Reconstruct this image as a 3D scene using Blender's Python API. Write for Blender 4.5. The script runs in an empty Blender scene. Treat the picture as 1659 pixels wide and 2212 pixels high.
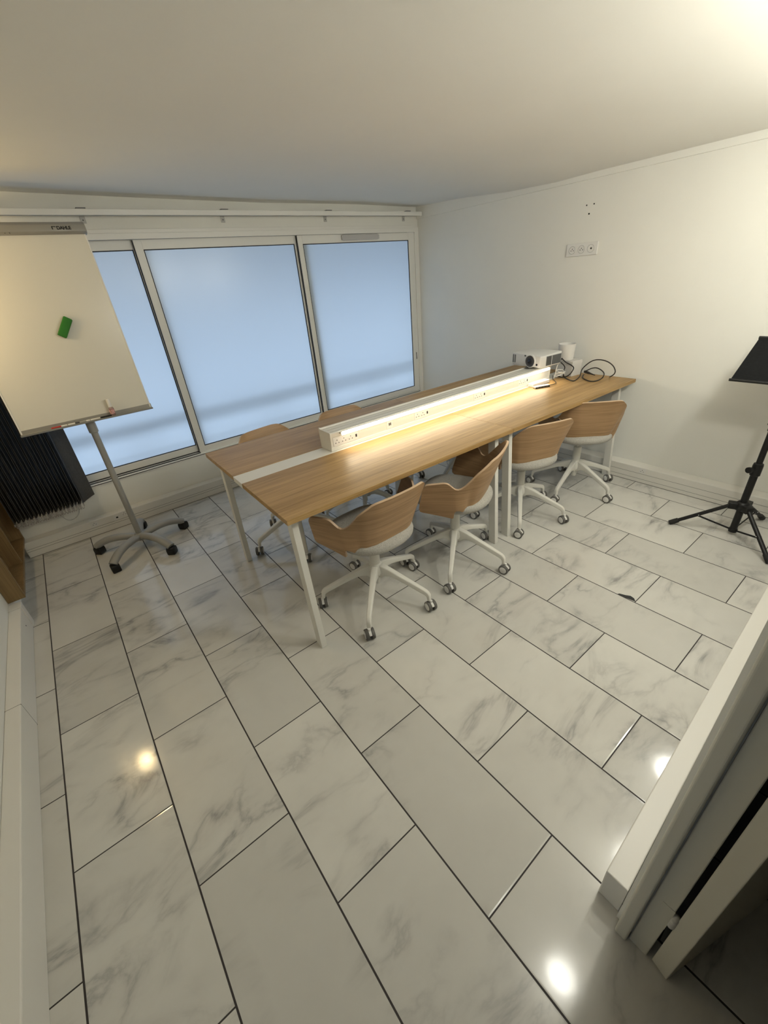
import bpy, bmesh, math, random
from mathutils import Vector, Matrix
import numpy as np

random.seed(7)
sc = bpy.context.scene
COL = sc.collection
PI = math.pi

# ------------------------------------------------------------------ camera
F_PX = 892.2
R = ((0.779253, -0.621317, -0.082028), (-0.364385, -0.342692, -0.865902), (0.509890, 0.704647, -0.493443))
cam_d = bpy.data.cameras.new('camera')
cam_d.sensor_fit = 'VERTICAL'
cam_d.sensor_height = 36.0
cam_d.sensor_width = 27.0
cam_d.lens = F_PX / 2212.0 * 36.0
cam_d.clip_start = 0.02
cam = bpy.data.objects.new('camera', cam_d)
COL.objects.link(cam)
cam.matrix_world = Matrix(((R[0][0], -R[1][0], -R[2][0], 0.514434),
                           (R[0][1], -R[1][1], -R[2][1], -2.941480),
                           (R[0][2], -R[1][2], -R[2][2], 1.549410),
                           (0, 0, 0, 1)))
sc.camera = cam

# ------------------------------------------------------------------ look
sc.view_settings.view_transform = 'Standard'
sc.view_settings.look = 'None'
sc.view_settings.gamma = 1.0
sc.view_settings.use_curve_mapping = False
sc.view_settings.exposure = 0.12

# ------------------------------------------------------------------ world (overcast daylight outside the window)
wd = bpy.data.worlds.new('overcast_sky')
sc.world = wd
wd.use_nodes = True
bg = wd.node_tree.nodes['Background']
bg.inputs[0].default_value = (0.60, 0.765, 0.985, 1)
bg.inputs[1].default_value = 2.6

# ------------------------------------------------------------------ lamps of the room (out of frame), plus one added fill light
def point(name, loc, col, power, size):
    d = bpy.data.lights.new(name, 'POINT')
    d.color = col
    d.energy = power
    d.shadow_soft_size = size
    o = bpy.data.objects.new(name, d)
    COL.objects.link(o)
    o.location = loc
    return o

point('entrance_lamp', (1.52, -2.815, 1.93), (1.0, 0.985, 0.89), 6.0, 0.07)
point('added_middle_fill', (2.30, -2.832, 1.84), (1.0, 0.985, 0.89), 18, 0.045)  # added fill to brighten the middle and far side, no known fixture
point('corner_lamp', (3.03, -2.745, 1.80), (1.0, 0.985, 0.89), 12.5, 0.06)
point('warm_lamp', (-0.01, -0.10, 1.66), (1.0, 0.74, 0.38), 6.5, 0.045)

# ------------------------------------------------------------------ helpers
def setp(o, label=None, cat=None, group=None, kind=None):
    if label: o['label'] = label
    if cat: o['category'] = cat
    if group: o['group'] = group
    if kind: o['kind'] = kind
    return o

def thing(name, label, cat, loc=(0, 0, 0), rz=0.0, group=None):
    o = bpy.data.objects.new(name, None)
    COL.objects.link(o)
    o.empty_display_size = 0.1
    o.location = loc
    o.rotation_euler = (0, 0, rz)
    return setp(o, label, cat, group)

def finish(bm, name, mats, parent=None, smooth=False, bevel=0.0, seg=2, split=None, loc=None, rot=None):
    bmesh.ops.recalc_face_normals(bm, faces=bm.faces)
    me = bpy.data.meshes.new(name)
    bm.to_mesh(me)
    bm.free()
    if not isinstance(mats, (list, tuple)): mats = [mats]
    for m in mats: me.materials.append(m)
    if smooth:
        for p in me.polygons: p.use_smooth = True
    o = bpy.data.objects.new(name, me)
    COL.objects.link(o)
    if parent is not None: o.parent = parent
    if loc: o.location = loc
    if rot: o.rotation_euler = rot
    if bevel > 0:
        b = o.modifiers.new('bevel', 'BEVEL')
        b.width = bevel; b.segments = seg; b.limit_method = 'ANGLE'; b.angle_limit = math.radians(40)
        b.harden_normals = False
    if smooth and split:
        e = o.modifiers.new('split', 'EDGE_SPLIT')
        e.split_angle = math.radians(split)
    return o

def box(bm, x0, x1, y0, y1, z0, z1, mat=0, M=None):
    vs = [Vector(p) for p in ((x0, y0, z0), (x1, y0, z0), (x1, y1, z0), (x0, y1, z0), (x0, y0, z1), (x1, y0, z1), (x1, y1, z1), (x0, y1, z1))]
    if M is not None: vs = [M @ v for v in vs]
    v = [bm.verts.new(p) for p in vs]
    for f in ((0, 3, 2, 1), (4, 5, 6, 7), (0, 1, 5, 4), (1, 2, 6, 5), (2, 3, 7, 6), (3, 0, 4, 7)):
        bm.faces.new([v[i] for i in f]).material_index = mat

def boxobj(name, x0, x1, y0, y1, z0, z1, m, parent=None, bevel=0.0, seg=2):
    bm = bmesh.new()
    box(bm, x0, x1, y0, y1, z0, z1)
    return finish(bm, name, m, parent, bevel=bevel, seg=seg)

def frame_for(d):
    d = Vector(d).normalized()
    up = Vector((0, 0, 1)) if abs(d.z) < 0.95 else Vector((1, 0, 0))
    a = d.cross(up).normalized()
    b = a.cross(d).normalized()
    return a, b

def cyl(bm, p0, p1, r0, r1=None, n=24, mat=0, capmat=None):
    p0, p1 = Vector(p0), Vector(p1)
    if r1 is None: r1 = r0
    a, b = frame_for(p1 - p0)
    A = [bm.verts.new(p0 + (a * math.cos(2 * PI * i / n) + b * math.sin(2 * PI * i / n)) * r0) for i in range(n)]
    B = [bm.verts.new(p1 + (a * math.cos(2 * PI * i / n) + b * math.sin(2 * PI * i / n)) * r1) for i in range(n)]
    for i in range(n):
        bm.faces.new((A[i], A[(i + 1) % n], B[(i + 1) % n], B[i])).material_index = mat
    cm = mat if capmat is None else capmat
    bm.faces.new(A[::-1]).material_index = cm
    bm.faces.new(B).material_index = cm

def lathe(bm, prof, n=32, mat=0, center=(0, 0, 0), close=True):
    c = Vector(center)
    rings = []
    for r, z in prof:
        rings.append([bm.verts.new(c + Vector((r * math.cos(2 * PI * i / n), r * math.sin(2 * PI * i / n), z))) for i in range(n)])
    for a, b in zip(rings, rings[1:]):
        for i in range(n):
            bm.faces.new((a[i], a[(i + 1) % n], b[(i + 1) % n], b[i])).material_index = mat
    if close:
        bm.faces.new(rings[0][::-1]).material_index = mat
        bm.faces.new(rings[-1]).material_index = mat

def tube(bm, pts, radii, n=16, mat=0, sx=1.0, sz=1.0, caps=True):
    """swept tube through pts; sx/sz squash the section sideways/upwards"""
    pts = [Vector(p) for p in pts]
    rings = []
    for i, p in enumerate(pts):
        d = (pts[min(i + 1, len(pts) - 1)] - pts[max(i - 1, 0)])
        a, b = frame_for(d)
        r = radii[i] if isinstance(radii, (list, tuple)) else radii
        rings.append([bm.verts.new(p + a * (math.cos(2 * PI * k / n) * r * sx) + b * (math.sin(2 * PI * k / n) * r * sz)) for k in range(n)])
    for A, B in zip(rings, rings[1:]):
        for k in range(n):
            bm.faces.new((A[k], A[(k + 1) % n], B[(k + 1) % n], B[k])).material_index = mat
    if caps:
        bm.faces.new(rings[0][::-1]).material_index = mat
        bm.faces.new(rings[-1]).material_index = mat

def prism(bm, poly, axis_a, axis_b, axis_n, origin, h0, h1, mat=0):
    """polygon in (a,b) extruded along n from h0 to h1 (h may be functions of index)"""
    a, b, n, o = Vector(axis_a), Vector(axis_b), Vector(axis_n), Vector(origin)
    f0 = (lambda i: h0) if not callable(h0) else h0
    f1 = (lambda i: h1) if not callable(h1) else h1
    A = [bm.verts.new(o + a * p[0] + b * p[1] + n * f0(i)) for i, p in enumerate(poly)]
    B = [bm.verts.new(o + a * p[0] + b * p[1] + n * f1(i)) for i, p in enumerate(poly)]
    k = len(poly)
    for i in range(k):
        bm.faces.new((A[i], A[(i + 1) % k], B[(i + 1) % k], B[i])).material_index = mat
    bm.faces.new(A[::-1]).material_index = mat
    bm.faces.new(B).material_index = mat

def catmull(P, per=8, closed=False):
    P = [Vector(p) for p in P]
    n = len(P)
    out = []
    rng = n if closed else n - 1
    for i in range(rng):
        if closed:
            p0, p1, p2, p3 = P[(i - 1) % n], P[i], P[(i + 1) % n], P[(i + 2) % n]
        else:
            p0, p1, p2, p3 = P[max(i - 1, 0)], P[i], P[i + 1], P[min(i + 2, n - 1)]
        for k in range(per):
            t = k / per
            out.append(0.5 * ((2 * p1) + (p2 - p0) * t + (2 * p0 - 5 * p1 + 4 * p2 - p3) * t * t + (3 * p1 - p0 - 3 * p2 + p3) * t ** 3))
    if not closed: out.append(P[-1])
    return out

# ------------------------------------------------------------------ materials
MATS = {}
def mat(name, col, rough=0.5, metal=0.0, spec=0.5, noise=0.0, nscale=30.0, bump=0.0, bscale=200.0, coat=0.0):
    if name in MATS: return MATS[name]
    m = bpy.data.materials.new(name)
    m.use_nodes = True
    nt = m.node_tree
    p = nt.nodes['Principled BSDF']
    p.inputs['Base Color'].default_value = (*col, 1)
    p.inputs['Roughness'].default_value = rough
    p.inputs['Metallic'].default_value = metal
    p.inputs['Specular IOR Level'].default_value = spec
    p.inputs['Coat Weight'].default_value = coat
    if noise > 0 or bump > 0:
        tc = nt.nodes.new('ShaderNodeTexCoord')
    if noise > 0:
        nz = nt.nodes.new('ShaderNodeTexNoise')
        nz.inputs['Scale'].default_value = nscale
        nz.inputs['Detail'].default_value = 4
        nt.links.new(tc.outputs['Object'], nz.inputs['Vector'])
        mr = nt.nodes.new('ShaderNodeMapRange')
        mr.inputs['From Min'].default_value = 0.3; mr.inputs['From Max'].default_value = 0.7
        mr.inputs['To Min'].default_value = 1 - noise; mr.inputs['To Max'].default_value = 1 + noise
        nt.links.new(nz.outputs['Fac'], mr.inputs['Value'])
        mx = nt.nodes.new('ShaderNodeVectorMath'); mx.operation = 'SCALE'
        mx.inputs[0].default_value = col
        nt.links.new(mr.outputs['Result'], mx.inputs['Scale'])
        nt.links.new(mx.outputs['Vector'], p.inputs['Base Color'])
    if bump > 0:
        nb = nt.nodes.new('ShaderNodeTexNoise')
        nb.inputs['Scale'].default_value = bscale
        nb.inputs['Detail'].default_value = 3
        nt.links.new(tc.outputs['Object'], nb.inputs['Vector'])
        bp = nt.nodes.new('ShaderNodeBump')
        bp.inputs['Strength'].default_value = bump
        bp.inputs['Distance'].default_value = 0.002
        nt.links.new(nb.outputs['Fac'], bp.inputs['Height'])
        nt.links.new(bp.outputs['Normal'], p.inputs['Normal'])
    MATS[name] = m
    return m

def wood(name, light, dark, rough, along='X', use_uv=False, scale=1.0, contrast=1.0):
    m = bpy.data.materials.new(name)
    m.use_nodes = True
    nt = m.node_tree
    N, L = nt.nodes, nt.links
    p = N['Principled BSDF']
    tc = N.new('ShaderNodeTexCoord')
    src = tc.outputs['UV'] if use_uv else tc.outputs['Object']
    oi = N.new('ShaderNodeObjectInfo')
    addv = N.new('ShaderNodeVectorMath'); addv.operation = 'MULTIPLY_ADD'
    comb = N.new('ShaderNodeCombineXYZ')
    L.new(oi.outputs['Random'], comb.inputs[0]); L.new(oi.outputs['Random'], comb.inputs[1]); L.new(oi.outputs['Random'], comb.inputs[2])
    L.new(comb.outputs[0], addv.inputs[0]); addv.inputs[1].default_value = (7.3, 5.1, 3.7)
    L.new(src, addv.inputs[2])
    def strand(sx, sy, sz, detail, dist):
        mp = N.new('ShaderNodeMapping')
        mp.inputs['Scale'].default_value = (sx * scale, sy * scale, sz * scale)
        L.new(addv.outputs[0], mp.inputs['Vector'])
        nz = N.new('ShaderNodeTexNoise')
        nz.inputs['Scale'].default_value = 1.0
        nz.inputs['Detail'].default_value = detail
        nz.inputs['Distortion'].default_value = dist
        L.new(mp.outputs[0], nz.inputs['Vector'])
        return nz.outputs['Fac']
    if along == 'X':
        fine = strand(5, 190, 190, 3, 0.2); mid = strand(1.6, 34, 34, 4, 0.8); broad = strand(0.5, 8, 8, 2, 0.3)
    elif along == 'Z':
        fine = strand(190, 190, 5, 3, 0.2); mid = strand(34, 34, 1.6, 4, 0.8); broad = strand(8, 8, 0.5, 2, 0.3)
    else:
        fine = strand(190, 5, 190, 3, 0.2); mid = strand(34, 1.6, 34, 4, 0.8); broad = strand(8, 0.5, 8, 2, 0.3)
    def mathn(op, a, b):
        n = N.new('ShaderNodeMath'); n.operation = op
        for i, v in enumerate((a, b)):
            if isinstance(v, (int, float)): n.inputs[i].default_value = v
            else: L.new(v, n.inputs[i])
        return n.outputs[0]
    s = mathn('ADD', mathn('MULTIPLY', fine, 0.40), mathn('ADD', mathn('MULTIPLY', mid, 0.38), mathn('MULTIPLY', broad, 0.22)))
    mr = N.new('ShaderNodeMapRange')
    mr.inputs['From Min'].default_value = 0.5 - 0.16 / contrast; mr.inputs['From Max'].default_value = 0.5 + 0.13 / contrast
    L.new(s, mr.inputs['Value'])
    ramp = N.new('ShaderNodeMix'); ramp.data_type = 'RGBA'
    ramp.inputs['A'].default_value = (*dark, 1); ramp.inputs['B'].default_value = (*light, 1)
    L.new(mr.outputs['Result'], ramp.inputs['Factor'])
    L.new(ramp.outputs['Result'], p.inputs['Base Color'])
    p.inputs['Roughness'].default_value = rough
    p.inputs['Specular IOR Level'].default_value = 0.4
    bp = N.new('ShaderNodeBump')
    bp.inputs['Strength'].default_value = 0.12; bp.inputs['Distance'].default_value = 0.001
    L.new(fine, bp.inputs['Height']); L.new(bp.outputs['Normal'], p.inputs['Normal'])
    return m

def emit(name, col, strength):
    m = bpy.data.materials.new(name)
    m.use_nodes = True
    nt = m.node_tree
    nt.nodes.remove(nt.nodes['Principled BSDF'])
    e = nt.nodes.new('ShaderNodeEmission')
    e.inputs[0].default_value = (*col, 1); e.inputs[1].default_value = strength
    nt.links.new(e.outputs[0], nt.nodes['Material Output'].inputs[0])
    return m

def frosted():
    m = bpy.data.materials.new('frosted_glass')
    m.use_nodes = True
    nt = m.node_tree
    nt.nodes.remove(nt.nodes['Principled BSDF'])
    t = nt.nodes.new('ShaderNodeBsdfTranslucent'); t.inputs[0].default_value = (0.80, 0.86, 0.90, 1)
    g = nt.nodes.new('ShaderNodeBsdfGlossy'); g.inputs['Roughness'].default_value = 0.25
    d = nt.nodes.new('ShaderNodeBsdfDiffuse'); d.inputs[0].default_value = (0.50, 0.50, 0.50, 1)
    m1 = nt.nodes.new('ShaderNodeMixShader'); m1.inputs[0].default_value = 0.18
    m2 = nt.nodes.new('ShaderNodeMixShader'); m2.inputs[0].default_value = 0.04
    nt.links.new(t.outputs[0], m1.inputs[1]); nt.links.new(d.outputs[0], m1.inputs[2])
    nt.links.new(m1.outputs[0], m2.inputs[1]); nt.links.new(g.outputs[0], m2.inputs[2])
    nt.links.new(m2.outputs[0], nt.nodes['Material Output'].inputs[0])
    return m

def clear_plastic(name, col=(0.95, 0.95, 0.95), rough=0.08):
    m = bpy.data.materials.new(name)
    m.use_nodes = True
    p = m.node_tree.nodes['Principled BSDF']
    p.inputs['Base Color'].default_value = (*col, 1)
    p.inputs['Transmission Weight'].default_value = 0.9
    p.inputs['Roughness'].default_value = rough
    p.inputs['IOR'].default_value = 1.4
    return m

TILE_W, TILE_L, TILE_OFF = 0.303, 0.303 * 1.9865, 0.4936
def tiles():
    m = bpy.data.materials.new('marble_tile')
    m.use_nodes = True
    nt = m.node_tree
    N, L = nt.nodes, nt.links
    p = N['Principled BSDF']
    tc = N.new('ShaderNodeTexCoord')
    sep = N.new('ShaderNodeSeparateXYZ'); L.new(tc.outputs['Object'], sep.inputs[0])
    def mt(op, a, b=None, c=None):
        n = N.new('ShaderNodeMath'); n.operation = op
        for i, v in enumerate((a, b, c)):
            if v is None: continue
            if isinstance(v, (int, float)): n.inputs[i].default_value = v
            else: L.new(v, n.inputs[i])
        return n.outputs[0]
    X, Y = sep.outputs[0], sep.outputs[1]
    u = mt('DIVIDE', X, TILE_W)
    ci = mt('FLOOR', u)
    fu = mt('SUBTRACT', u, ci)
    odd = mt('FLOORED_MODULO', ci, 2.0)
    v = mt('SUBTRACT', mt('DIVIDE', Y, TILE_L), mt('MULTIPLY', odd, -TILE_OFF))
    ri = mt('FLOOR', v)
    fv = mt('SUBTRACT', v, ri)
    du = mt('MULTIPLY', mt('MINIMUM', fu, mt('SUBTRACT', 1.0, fu)), TILE_W)
    dv = mt('MULTIPLY', mt('MINIMUM', fv, mt('SUBTRACT', 1.0, fv)), TILE_L)
    # grout: slightly wider along the long joints
    gu = mt('LESS_THAN', du, 0.0026)
    gv = mt('LESS_THAN', dv, 0.0021)
    grout = mt('MAXIMUM', gu, gv)
    # pillowed edge for the bump
    edge = mt('MINIMUM', mt('DIVIDE', mt('MINIMUM', du, dv), 0.006), 1.0)
    cid = N.new('ShaderNodeCombineXYZ'); L.new(ci, cid.inputs[0]); L.new(ri, cid.inputs[1])
    wn = N.new('ShaderNodeTexWhiteNoise'); wn.noise_dimensions = '2D'; L.new(cid.outputs[0], wn.inputs['Vector'])
    off = N.new('ShaderNodeVectorMath'); off.operation = 'MULTIPLY_ADD'
    L.new(wn.outputs['Color'], off.inputs[0]); off.inputs[1].default_value = (40, 40, 40); L.new(tc.outputs['Object'], off.inputs[2])
    # rotate/stretch so the veins run diagonally
    mp = N.new('ShaderNodeMapping'); mp.inputs['Rotation'].default_value = (0, 0, math.radians(-32)); mp.inputs['Scale'].default_value = (1.0, 2.3, 1.0)
    L.new(off.outputs[0], mp.inputs['Vector'])
    def noise(vec, scale, detail, dist, rough=0.55):
        n = N.new('ShaderNodeTexNoise')
        n.inputs['Scale'].default_value = scale; n.inputs['Detail'].default_value = detail
        n.inputs['Distortion'].default_value = dist; n.inputs['Roughness'].default_value = rough
        L.new(vec, n.inputs['Vector'])
        return n.outputs['Fac']
    n1 = noise(mp.outputs[0], 2.1, 6, 0.7)
    ridge = mt('ABSOLUTE', mt('SUBTRACT', n1, 0.5))
    thin = mt('POWER', mt('MAXIMUM', mt('SUBTRACT', 1.0, mt('MULTIPLY', ridge, 16.0)), 0.0), 2.2)
    wide = mt('POWER', mt('MAXIMUM', mt('SUBTRACT', 1.0, mt('MULTIPLY', ridge, 5.0)), 0.0), 1.6)
    mask = noise(off.outputs[0], 2.6, 3, 0.0)
    mk = mt('MINIMUM', mt('MAXIMUM', mt('MULTIPLY', mt('SUBTRACT', mask, 0.44), 6.0), 0.0), 1.0)
    smoke = noise(mp.outputs[0], 6.0, 6, 0.6)
    sm = mt('MAXIMUM', mt('MULTIPLY', mt('SUBTRACT', smoke, 0.5), 3.0), 0.0)
    vein = mt('MULTIPLY', mk, mt('ADD', mt('MULTIPLY', thin, 0.34), mt('MULTIPLY', wide, mt('ADD', 0.13, mt('MULTIPLY', sm, 0.60)))))
    vein = mt('MINIMUM', vein, 1.0)
    cloud = noise(off.outputs[0], 5.0, 4, 0.0)
    base = N.new('ShaderNodeMix'); base.data_type = 'RGBA'
    base.inputs['A'].default_value = (0.585, 0.57, 0.525, 1); base.inputs['B'].default_value = (0.68, 0.67, 0.62, 1)
    L.new(cloud, base.inputs['Factor'])
    tint = N.new('ShaderNodeMapRange'); tint.inputs['To Min'].default_value = 0.89; tint.inputs['To Max'].default_value = 1.06
    L.new(wn.outputs['Value'], tint.inputs['Value'])
    bs = N.new('ShaderNodeVectorMath'); bs.operation = 'SCALE'
    L.new(base.outputs['Result'], bs.inputs[0]); L.new(tint.outputs['Result'], bs.inputs['Scale'])
    vm = N.new('ShaderNodeMix'); vm.data_type = 'RGBA'; vm.inputs['B'].default_value = (0.20, 0.195, 0.195, 1)
    L.new(bs.outputs[0], vm.inputs['A']); L.new(vein, vm.inputs['Factor'])
    gm = N.new('ShaderNodeMix'); gm.data_type = 'RGBA'; gm.inputs['B'].default_value = (0.030, 0.024, 0.023, 1)
    L.new(vm.outputs['Result'], gm.inputs['A']); L.new(grout, gm.inputs['Factor'])
    L.new(gm.outputs['Result'], p.inputs['Base Color'])
    sc_n = noise(tc.outputs['Object'], 7.0, 5, 0.0, 0.7)
    rr = N.new('ShaderNodeMapRange'); rr.inputs['From Min'].default_value = 0.3; rr.inputs['From Max'].default_value = 0.7
    rr.inputs['To Min'].default_value = 0.075; rr.inputs['To Max'].default_value = 0.15
    L.new(sc_n, rr.inputs['Value'])
    rg = mt('ADD', mt('MULTIPLY', rr.outputs['Result'], mt('SUBTRACT', 1.0, grout)), mt('MULTIPLY', grout, 0.7))
    L.new(rg, p.inputs['Roughness'])
    p.inputs['Specular IOR Level'].default_value = 0.5
    bp = N.new('ShaderNodeBump'); bp.inputs['Strength'].default_value = 0.35; bp.inputs['Distance'].default_value = 0.0015
    hgt = mt('ADD', edge, mt('ADD', mt('MULTIPLY', sc_n, 0.05), mt('MULTIPLY', noise(tc.outputs['Object'], 55.0, 4, 0.4), 0.035)))
    L.new(hgt, bp.inputs['Height']); L.new(bp.outputs['Normal'], p.inputs['Normal'])
    return m

WALL = mat('white_wall_paint', (0.80, 0.79, 0.735), 0.65, noise=0.02, nscale=2.0, bump=0.12, bscale=120)
CEIL = mat('white_ceiling_paint', (0.80, 0.785, 0.73), 0.8, noise=0.015, nscale=2.0, bump=0.08, bscale=90)
TRIM = mat('white_trunking_plastic', (0.75, 0.73, 0.675), 0.38)
TRIMG = mat('trunking_groove', (0.22, 0.21, 0.19), 0.6)
ALU = mat('white_window_aluminium', (0.80, 0.785, 0.735), 0.35)
GASKET = mat('black_gasket', (0.012, 0.012, 0.014), 0.6)
DARK = mat('black_hole', (0.01, 0.01, 0.01), 0.8)
FROST = frosted()
OAK = wood('oak_tabletop', (0.45, 0.288, 0.118), (0.25, 0.145, 0.048), 0.42, 'X', contrast=1.25)
OAKS = wood('oak_chair_veneer', (0.455, 0.285, 0.147), (0.25, 0.146, 0.066), 0.45, 'X', use_uv=True)
PLY = mat('pale_plywood_edge', (0.52, 0.37, 0.24), 0.5)
OAKC = wood('oak_cabinet', (0.25, 0.165, 0.072), (0.155, 0.095, 0.038), 0.55, 'Z')
WHITEM = mat('white_powder_coat', (0.70, 0.685, 0.63), 0.42)
WHITEP = mat('white_plastic', (0.74, 0.73, 0.70), 0.4)
FABRIC = mat('grey_melange_fabric', (0.40, 0.385, 0.345), 0.95, noise=0.22, nscale=260, bump=0.5, bscale=500)
TREAD = mat('grey_rubber_tread', (0.115, 0.11, 0.10), 0.6)
SILVER = mat('silver_grey_paint', (0.33, 0.325, 0.30), 0.42)
SILVERD = mat('silver_aluminium', (0.30, 0.29, 0.265), 0.38, metal=0.2)
BOARD = mat('white_enamel_board', (0.70, 0.68, 0.61), 0.22)
BLACKP = mat('black_plastic', (0.009, 0.009, 0.009), 0.45, spec=0.35)
BLACKF = mat('black_fabric', (0.010, 0.0105, 0.011), 0.95, spec=0.15, noise=0.2, nscale=80)
BLIND = mat('dark_grey_blind_fabric', (0.060, 0.055, 0.049), 0.9, noise=0.15, nscale=60)
BEAD = mat('metal_bead', (0.45, 0.42, 0.40), 0.35, metal=0.6)
CLEAR = clear_plastic('clear_plastic')
GREEN = mat('green_felt', (0.02, 0.17, 0.012), 0.7, bump=0.4, bscale=300)
RED = mat('red_plastic', (0.42, 0.03, 0.02), 0.4)
PINK = clear_plastic('pink_clear_liquid', (0.95, 0.72, 0.70), 0.1)
GREYV = mat('grey_vent_grille', (0.16, 0.17, 0.175), 0.5)
LENS = mat('dark_lens_glass', (0.01, 0.012, 0.02), 0.08)
DGREY = mat('dark_grey_plastic', (0.06, 0.06, 0.06), 0.4)
LED = emit('warm_led_diffuser', (1.0, 0.88, 0.68), 7.5)
DOORM = mat('white_door_paint', (0.62, 0.60, 0.52), 0.45, bump=0.05, bscale=60)
CONC = mat('outdoor_concrete', (0.50, 0.51, 0.52), 0.8)
RAILM = mat('outdoor_rail_paint', (0.30, 0.32, 0.34), 0.5)
DOT = mat('socket_hole', (0.02, 0.02, 0.02), 0.7)

# ------------------------------------------------------------------ room shell
XL, XR, YB, HF = -0.13, 3.885, 0.70, 0.031   # left wall, right wall, window wall, slope of the door wall
def yfront(x, base=-2.92): return base + HF * (x - 1.157)

bm = bmesh.new()
vs = [bm.verts.new(p) for p in ((-1.0, -4.4, 0), (XR + 0.1, -4.4, 0), (XR + 0.1, YB + 0.12, 0), (-1.0, YB + 0.12, 0),
                                (-1.0, -4.4, -0.1), (XR + 0.1, -4.4, -0.1), (XR + 0.1, YB + 0.12, -0.1), (-1.0, YB + 0.12, -0.1))]
for f in ((0, 1, 2, 3), (7, 6, 5, 4), (0, 4, 5, 1), (1, 5, 6, 2), (2, 6, 7, 3), (3, 7, 4, 0)):
    bm.faces.new([vs[i] for i in f])
floor = finish(bm, 'floor', tiles())
setp(floor, kind='structure')
# broken tile corner
bm = bmesh.new()
poly = [(2.432, -2.408), (2.421, -2.318), (2.436, -2.325), (2.446, -2.352), (2.458, -2.372), (2.452, -2.392)]
prism(bm, poly, (1, 0, 0), (0, 1, 0), (0, 0, 1), (0, 0, 0), -0.003, 0.0006)
finish(bm, 'chipped_corner', mat('dark_chip', (0.03, 0.03, 0.03), 0.8), floor)

# ceiling: an uneven plaster ceiling as a height grid
def ceil_z(x, y):
    lx = [(-0.2, 2.160), (0.675, 2.150), (1.4, 2.134), (2.29, 2.119), (2.83, 2.121), (3.9, 2.128)]
    ry = [(-4.4, 2.06), (-2.0, 2.049), (-1.12, 2.045), (-0.78, 2.037), (-0.38, 2.05), (0.107, 2.086), (0.67, 2.108), (0.9, 2.12)]
    a = np.interp(x, [q[0] for q in lx], [q[1] for q in lx])
    b = np.interp(y, [q[0] for q in ry], [q[1] for q in ry])
    t = min(max((y + 0.3) / 1.0, 0), 1); t = t * t * (3 - 2 * t)
    mid = 2.115 * (1 - t) + a * t
    s = min(max((x - 2.9) / 0.95, 0), 1); s = s * s * (3 - 2 * s)
    return mid * (1 - s) + b * s
bm = bmesh.new()
nx, ny = 42, 50
g = [[None] * (ny + 1) for _ in range(nx + 1)]
gt = [[None] * (ny + 1) for _ in range(nx + 1)]
for i in range(nx + 1):
    for j in range(ny + 1):
        x = -1.0 + (XR + 0.1 + 1.0) * i / nx; y = -4.4 + (YB + 0.2 + 4.4) * j / ny
        g[i][j] = bm.verts.new((x, y, ceil_z(x, y)))
        gt[i][j] = bm.verts.new((x, y, 2.40))
for i in range(nx):
    for j in range(ny):
        bm.faces.new((g[i][j], g[i][j + 1], g[i + 1][j + 1], g[i + 1][j]))
        bm.faces.new((gt[i][j], gt[i + 1][j], gt[i + 1][j + 1], gt[i][j + 1]))
setp(finish(bm, 'ceiling', CEIL, smooth=True), kind='structure')

# window wall, with its opening
WX0, WX1, WZ0, WZ1 = -0.06, XR, 0.36, 1.945
bm = bmesh.new()
box(bm, -0.33, XR + 0.2, YB, YB + 0.2, 0, WZ0)
box(bm, -0.33, XR + 0.2, YB, YB + 0.2, WZ1, 2.45)
box(bm, -0.33, WX0, YB, YB + 0.2, WZ0, WZ1)
box(bm, WX1, XR + 0.2, YB, YB + 0.2, WZ0, WZ1)
setp(finish(bm, 'wall_back', WALL), kind='structure')
wr = boxobj('wall_right', XR, XR + 0.15, -3.2, YB, 0, 2.45, WALL)
setp(wr, kind='structure')
for (y, z, r) in ((-1.046, 1.866, .0045), (-1.099, 1.867, .0045), (-1.071, 1.814, .0055)):
    bm = bmesh.new(); cyl(bm, (XR + 0.004, y, z), (XR - 0.0015, y, z), r, n=14)
    finish(bm, 'screw_hole', DARK, wr)
setp(boxobj('wall_left', XL - 0.2, XL, -2.85, YB, 0, 2.45, WALL), kind='structure')
# door wall: a thin partition, slightly out of square, with the doorway the photo is taken from
bm = bmesh.new()
def slab(bm, x0, x1, y0, y1, z0, z1, mat=0):
    q = [(x0, y0), (x1, y0), (x1, y1), (x0, y1)]
    v = [bm.verts.new((x, y + HF * (x - 1.157), z)) for z in (z0, z1) for x, y in q]
    for f in ((0, 3, 2, 1), (4, 5, 6, 7), (0, 1, 5, 4), (1, 2, 6, 5), (2, 3, 7, 6), (3, 0, 4, 7)):
        bm.faces.new([v[i] for i in f]).material_index = mat
slab(bm, 1.175, XR + 0.15, -3.0, -2.92, 0, 2.45)
slab(bm, XL - 0.2, 0.26, -3.0, -2.92, 0, 2.45)
slab(bm, 0.26, 1.175, -3.0, -2.92, 2.06, 2.45)
setp(finish(bm, 'wall_front', WALL), kind='structure')
# dim hallway behind the doorway
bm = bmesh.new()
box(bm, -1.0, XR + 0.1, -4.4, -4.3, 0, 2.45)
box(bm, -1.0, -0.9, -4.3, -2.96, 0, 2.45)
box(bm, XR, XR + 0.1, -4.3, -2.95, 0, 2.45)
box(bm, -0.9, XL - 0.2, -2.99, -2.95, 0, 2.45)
setp(finish(bm, 'wall_hallway', mat('hallway_paint', (0.30, 0.28, 0.24), 0.7)), kind='structure')

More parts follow.
